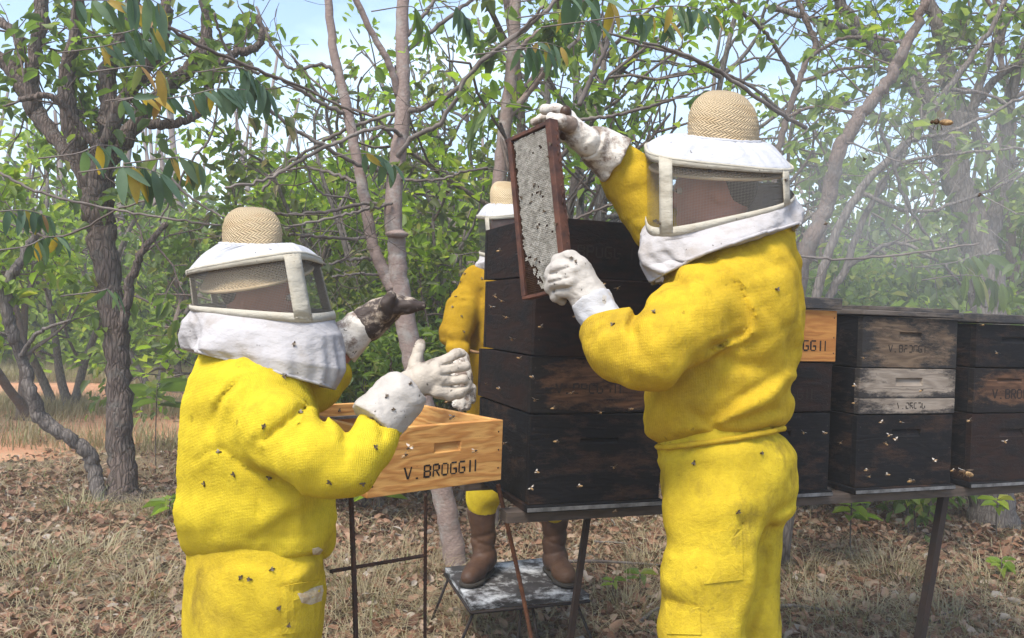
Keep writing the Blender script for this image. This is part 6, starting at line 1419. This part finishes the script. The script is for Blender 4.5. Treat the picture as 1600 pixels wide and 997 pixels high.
sit(446, 587, 'small bee on the white neck cloth of the left beekeeper, near its lower hem', None); sit(460, 537, 'small bee higher on the white neck cloth of the left beekeeper', None)
for (x, y, t) in [(1213, 452, 'high on the back'), (959, 507, 'at the cuff'), (1085, 722, 'on the front of the trousers'), (1190, 708, 'on the hip'), (1152, 800, 'on the seat of the trousers'), (1022, 489, 'on the near upper sleeve')]: sit(x, y, 'bee on the mustard suit of the right beekeeper, ' + t, 'bees on the right yellow suit')
for (x, y, t) in [(1023, 345, 'front post, left one of two'), (1031, 349, 'front post, right one of two'), (1109, 267, 'upper edge of the window'), (1228, 282, 'rear post')]: sit(x, y, 'bee on the veil of the right beekeeper, ' + t, 'bees on the right veil')
for (x, y, t) in [(727, 428, 'highest on the shoulder'), (720, 440, 'second from the top'), (712, 464, 'third from the top'), (708, 480, 'nearest the outer edge at mid sleeve'), (722, 495, 'above the elbow crease'), (753, 435, 'nearest the white collar'), (724, 518, 'lowest, at the elbow crease')]: sit(x, y, 'bee on the ochre sleeve, ' + t, 'bees on the ochre sleeve')
for (x, y, t) in [(830, 315, 'left of a pair at mid height'), (852, 330, 'right of centre'), (838, 405, 'above the open brown cells'), (806, 262, 'near the upper left edge'), (835, 290, 'upper centre'), (845, 300, 'upper right of centre'), (815, 310, 'left edge at mid height'), (857, 245, 'near the upper right edge'), (870, 350, 'right edge at mid height'), (862, 225, 'highest, under the top bar'), (840, 355, 'centre'), (828, 420, 'lowest, among the open cells')]: sit(x, y, 'bee walking on the capped comb, ' + t, 'bees on the comb', .9)
for (x, y, t) in [(640, 600, 'wrist of the spread glove over the pine box'), (615, 640, 'middle of the white gauntlet over the pine box'), (604, 620, 'upper edge of the white gauntlet over the pine box'), (892, 403, 'top knuckle of the glove holding the comb'), (900, 410, 'back of the glove holding the comb')]: sit(x, y, 'bee on the ' + t, 'bees on the gloves', .8)
ORD = ['leftmost', 'second from left', 'third from left', 'fourth from left', 'fifth from left', 'sixth from left', 'seventh from left', 'eighth from left', 'ninth from left', 'tenth from left', 'eleventh from left', 'twelfth from left']
def swarm(pts, zones, group, sc_=1.0, fly=True):
    """flying bees, each labelled by what is behind it and its place in the row"""
    zz = {}
    for p in pts: zz.setdefault(next(n for f, n in zones if f(p)), []).append(p)
    for n, ps in zz.items():
        for i, (x, y, d) in enumerate(sorted(ps)): bee(x, y, d, 'bee, %s, before %s' % (ORD[i], n), group, sc_, fly)
r = random.Random(4)
G1 = 'bees flying in front of the tall dark stack'; L1 = []
for (x, y, d) in [(781, 392, 2.05), (811, 398, 2.05), (772, 463, 2.15), (783, 471, 2.15), (768, 480, 2.1), (790, 497, 2.1), (845, 511, 2.0), (965, 451, 2.05), (900, 494, 2.1), (832, 590, 2.1), (780, 608, 2.15), (836, 625, 2.05), (866, 638, 2.0), (788, 693, 2.1), (830, 763, 2.05), (838, 738, 2.1), (938, 645, 1.9), (920, 432, 2.1), (942, 445, 2.1), (893, 615, 2.1), (812, 560, 2.1), (960, 730, 2.0), (905, 760, 2.0), (800, 530, 2.1), (870, 690, 2.0), (985, 640, 2.1)]:
    L1.append((x, y, d))
swarm(L1, [(lambda p: p[1] < 430, 'the top box of the tall stack'), (lambda p: p[1] < 553, 'the second box of the tall stack'), (lambda p: p[1] < 643, 'the worn lettered box of the tall stack'), (lambda p: 1, 'the bottom box of the tall stack')], G1)
G2 = 'bees flying in front of the right hand hives'; L2 = []
for (x, y, d) in [(1336, 603, 2.3), (1336, 630, 2.3), (1378, 660, 2.3), (1408, 660, 2.3), (1390, 680, 2.35), (1400, 687, 2.35), (1383, 693, 2.35), (1355, 735, 2.3), (1357, 745, 2.3), (1386, 742, 2.4), (1313, 692, 2.4), (1255, 676, 2.3), (1288, 677, 2.3), (1534, 508, 2.5), (1558, 552, 2.5), (1490, 735, 2.3), (1570, 690, 2.5), (1440, 610, 2.4), (1460, 720, 2.4), (1350, 560, 2.4)]:
    L2.append((x, y, d))
swarm(L2, [(lambda p: p[0] < 1310, 'the stack just right of the standing beekeeper'), (lambda p: p[0] > 1485, 'the rightmost stack'), (lambda p: p[1] < 650, 'the upper boxes of the third stack'), (lambda p: p[1] < 700, 'the upper half of the black box of the third stack'), (lambda p: 1, 'the foot of the black box of the third stack')], G2)
bee(1425, 752, 1.9, 'pale bee with spread wings in front of the foot of the third stack', None, 1.25); bee(1515, 657, 2.1, 'bee with white wings in front of the rightmost stack edge', None, 1.1)
bee(1508, 739, 1.05, 'largest blurred tan bee hovering in front of the rightmost stack', None, 1.35); bee(1468, 191, .85, 'large dark bee hovering against the trees at the upper right', None, 1.4, True); bee(1531, 304, 1.6, 'dark bee hovering right of the large one in the smoke', None, 1.2, False)
swarm([(640, 700, 1.6), (633, 712, 1.6), (742, 705, 1.8), (707, 652, 1.8), (700, 628, 1.9)], [(lambda p: 1, 'the fresh pine box')], 'bees over the pine box', 1.1)
for (x, y, d, t) in [(760, 600, 2.3, 'beside the hip of the half hidden beekeeper'), (1100, 60, 2.6, 'above the right straw hat against the leaves'), (690, 480, 2.6, 'right of the dark glove'), (1290, 350, 2.0, 'in the smoke right of the right veil'), (960, 800, 2.0, 'under the tall stack by the metal post'), (700, 300, 2.5, 'between the forked tree and the comb'), (1350, 250, 2.2, 'beside the leaning tree')]:
    bee(x, y, d, 'lone bee flying ' + t, 'bees in the open air', 1.0, False)
# patch and torn pocket on the left trousers
def patch(name, parent, pxs, mat, off=.003):
    c = np.mean(pxs, 0); V = []; k = len(pxs); fs = []
    ringsp = [[c]] + [[c + (np.array(p) - c) * t for p in pxs] for t in (.35, .7, 1.0)]
    for rg in ringsp:
        for p in rg:
            h_ = on_surface(*p)
            if not h_: return
            l, n = h_; n = -n if n.dot(Vector(CAM) - l) < 0 else n; V.append(np.array(l + n * off))
    fs += [(0, 1 + i, 1 + (i + 1) % k) for i in range(k)]
    for m in range(2):
        o = 1 + m * k; fs += [(o + i, o + k + i, o + k + (i + 1) % k, o + (i + 1) % k) for i in range(k)]
    o = add(name, V, fs, mat, parent, False); thick(o, .002, 0); return o
m_patch = m_simple('frayed_pinkish_cloth', (.52, .44, .30), .9, (.36, .26, .15), 60, .5)
patch('torn_pocket_lining', pl_, [(464, 928), (474, 924), (484, 922), (494, 918), (502, 916), (503, 924), (501, 932), (500, 938), (492, 941), (484, 944), (477, 942), (470, 941), (467, 935)], m_patch); patch('hem_tear', pl_, [(487, 857), (497, 854), (503, 858), (498, 866), (488, 864)], m_patch)
def stitched_pocket(name, parent, quad, mat, n=9):
    c = [np.array(quad[i]) * (1 - t) + np.array(quad[(i + 1) % 4]) * t for i in range(4) for t in np.linspace(0, 1, n, endpoint=False)]
    return patch(name, parent, [tuple(q) for q in c], mat, .0022)
stitched_pocket('pocket', pr, [(1096, 832), (1158, 826), (1160, 905), (1100, 912)], M_yel_p)
stitched_pocket('knee_patch', pr, [(1042, 940), (1094, 948), (1096, 992), (1043, 990)], M_yel_p)
stitched_pocket('pocket', pl_, [(438, 915), (500, 905), (496, 985), (440, 990)], M_yel_p)
# ---------------- smoke ----------------
g = G('smoke'); co = g.coord('Generated'); 
n1 = g.n('TexNoise', {'Vector': g.n('Mapping', {'Vector': co, 'Scale': (1.6, 1.0, 1.5), 'Rotation': (0, .5, 0)}).outputs[0], 'Scale': 2.2, 'Detail': 7, 'Roughness': .62, 'Distortion': .8}).outputs['Fac']
gr = g.n('TexGradient', {'Vector': g.n('Mapping', {'Vector': co, 'Location': (-1, -1, -1), 'Scale': (2, 2, 2)}).outputs[0]}, gradient_type='SPHERICAL').outputs['Fac']
dn = g.math('MULTIPLY', g.math('MULTIPLY', g.ramp(n1, [(.38, .18), (.70, 1)]), g.ramp(gr, [(0, 0), (.55, 1)])), .50)
pv = g.n('VolumePrincipled', {'Color': (.94, .94, .94, 1), 'Density': dn, 'Anisotropy': .1}); g.t.links.new(pv.outputs[0], g.o.inputs['Volume'])
c = P(1430, 320, 3.4); V, Fq = ellmesh(c, (1.15, .60, .85), None, 24, 14); tag(add('smoke', V, Fq, g.m), 'thin grey white smoke drifting behind the right beekeeper', 'smoke', kind='stuff')

for o in list(COL.objects):
    b_ = o.name.split('.')[0]
    if b_ in ('branches', 'twigs', 'side_twigs', 'crown', 'lettering') and o.parent is not None: o['kind'] = 'stuff'

# ---------------- haze ----------------
g = G('haze'); pv = g.n('VolumePrincipled', {'Color': (.94, .96, .98, 1), 'Density': .0065}); g.t.links.new(pv.outputs[0], g.o.inputs['Volume'])
tag(add('haze', boxv(-60, 60, -10, 60, -1.0, 11), BOXF, g.m, None, False), 'thin smoky haze filling the clearing', 'haze', kind='stuff')
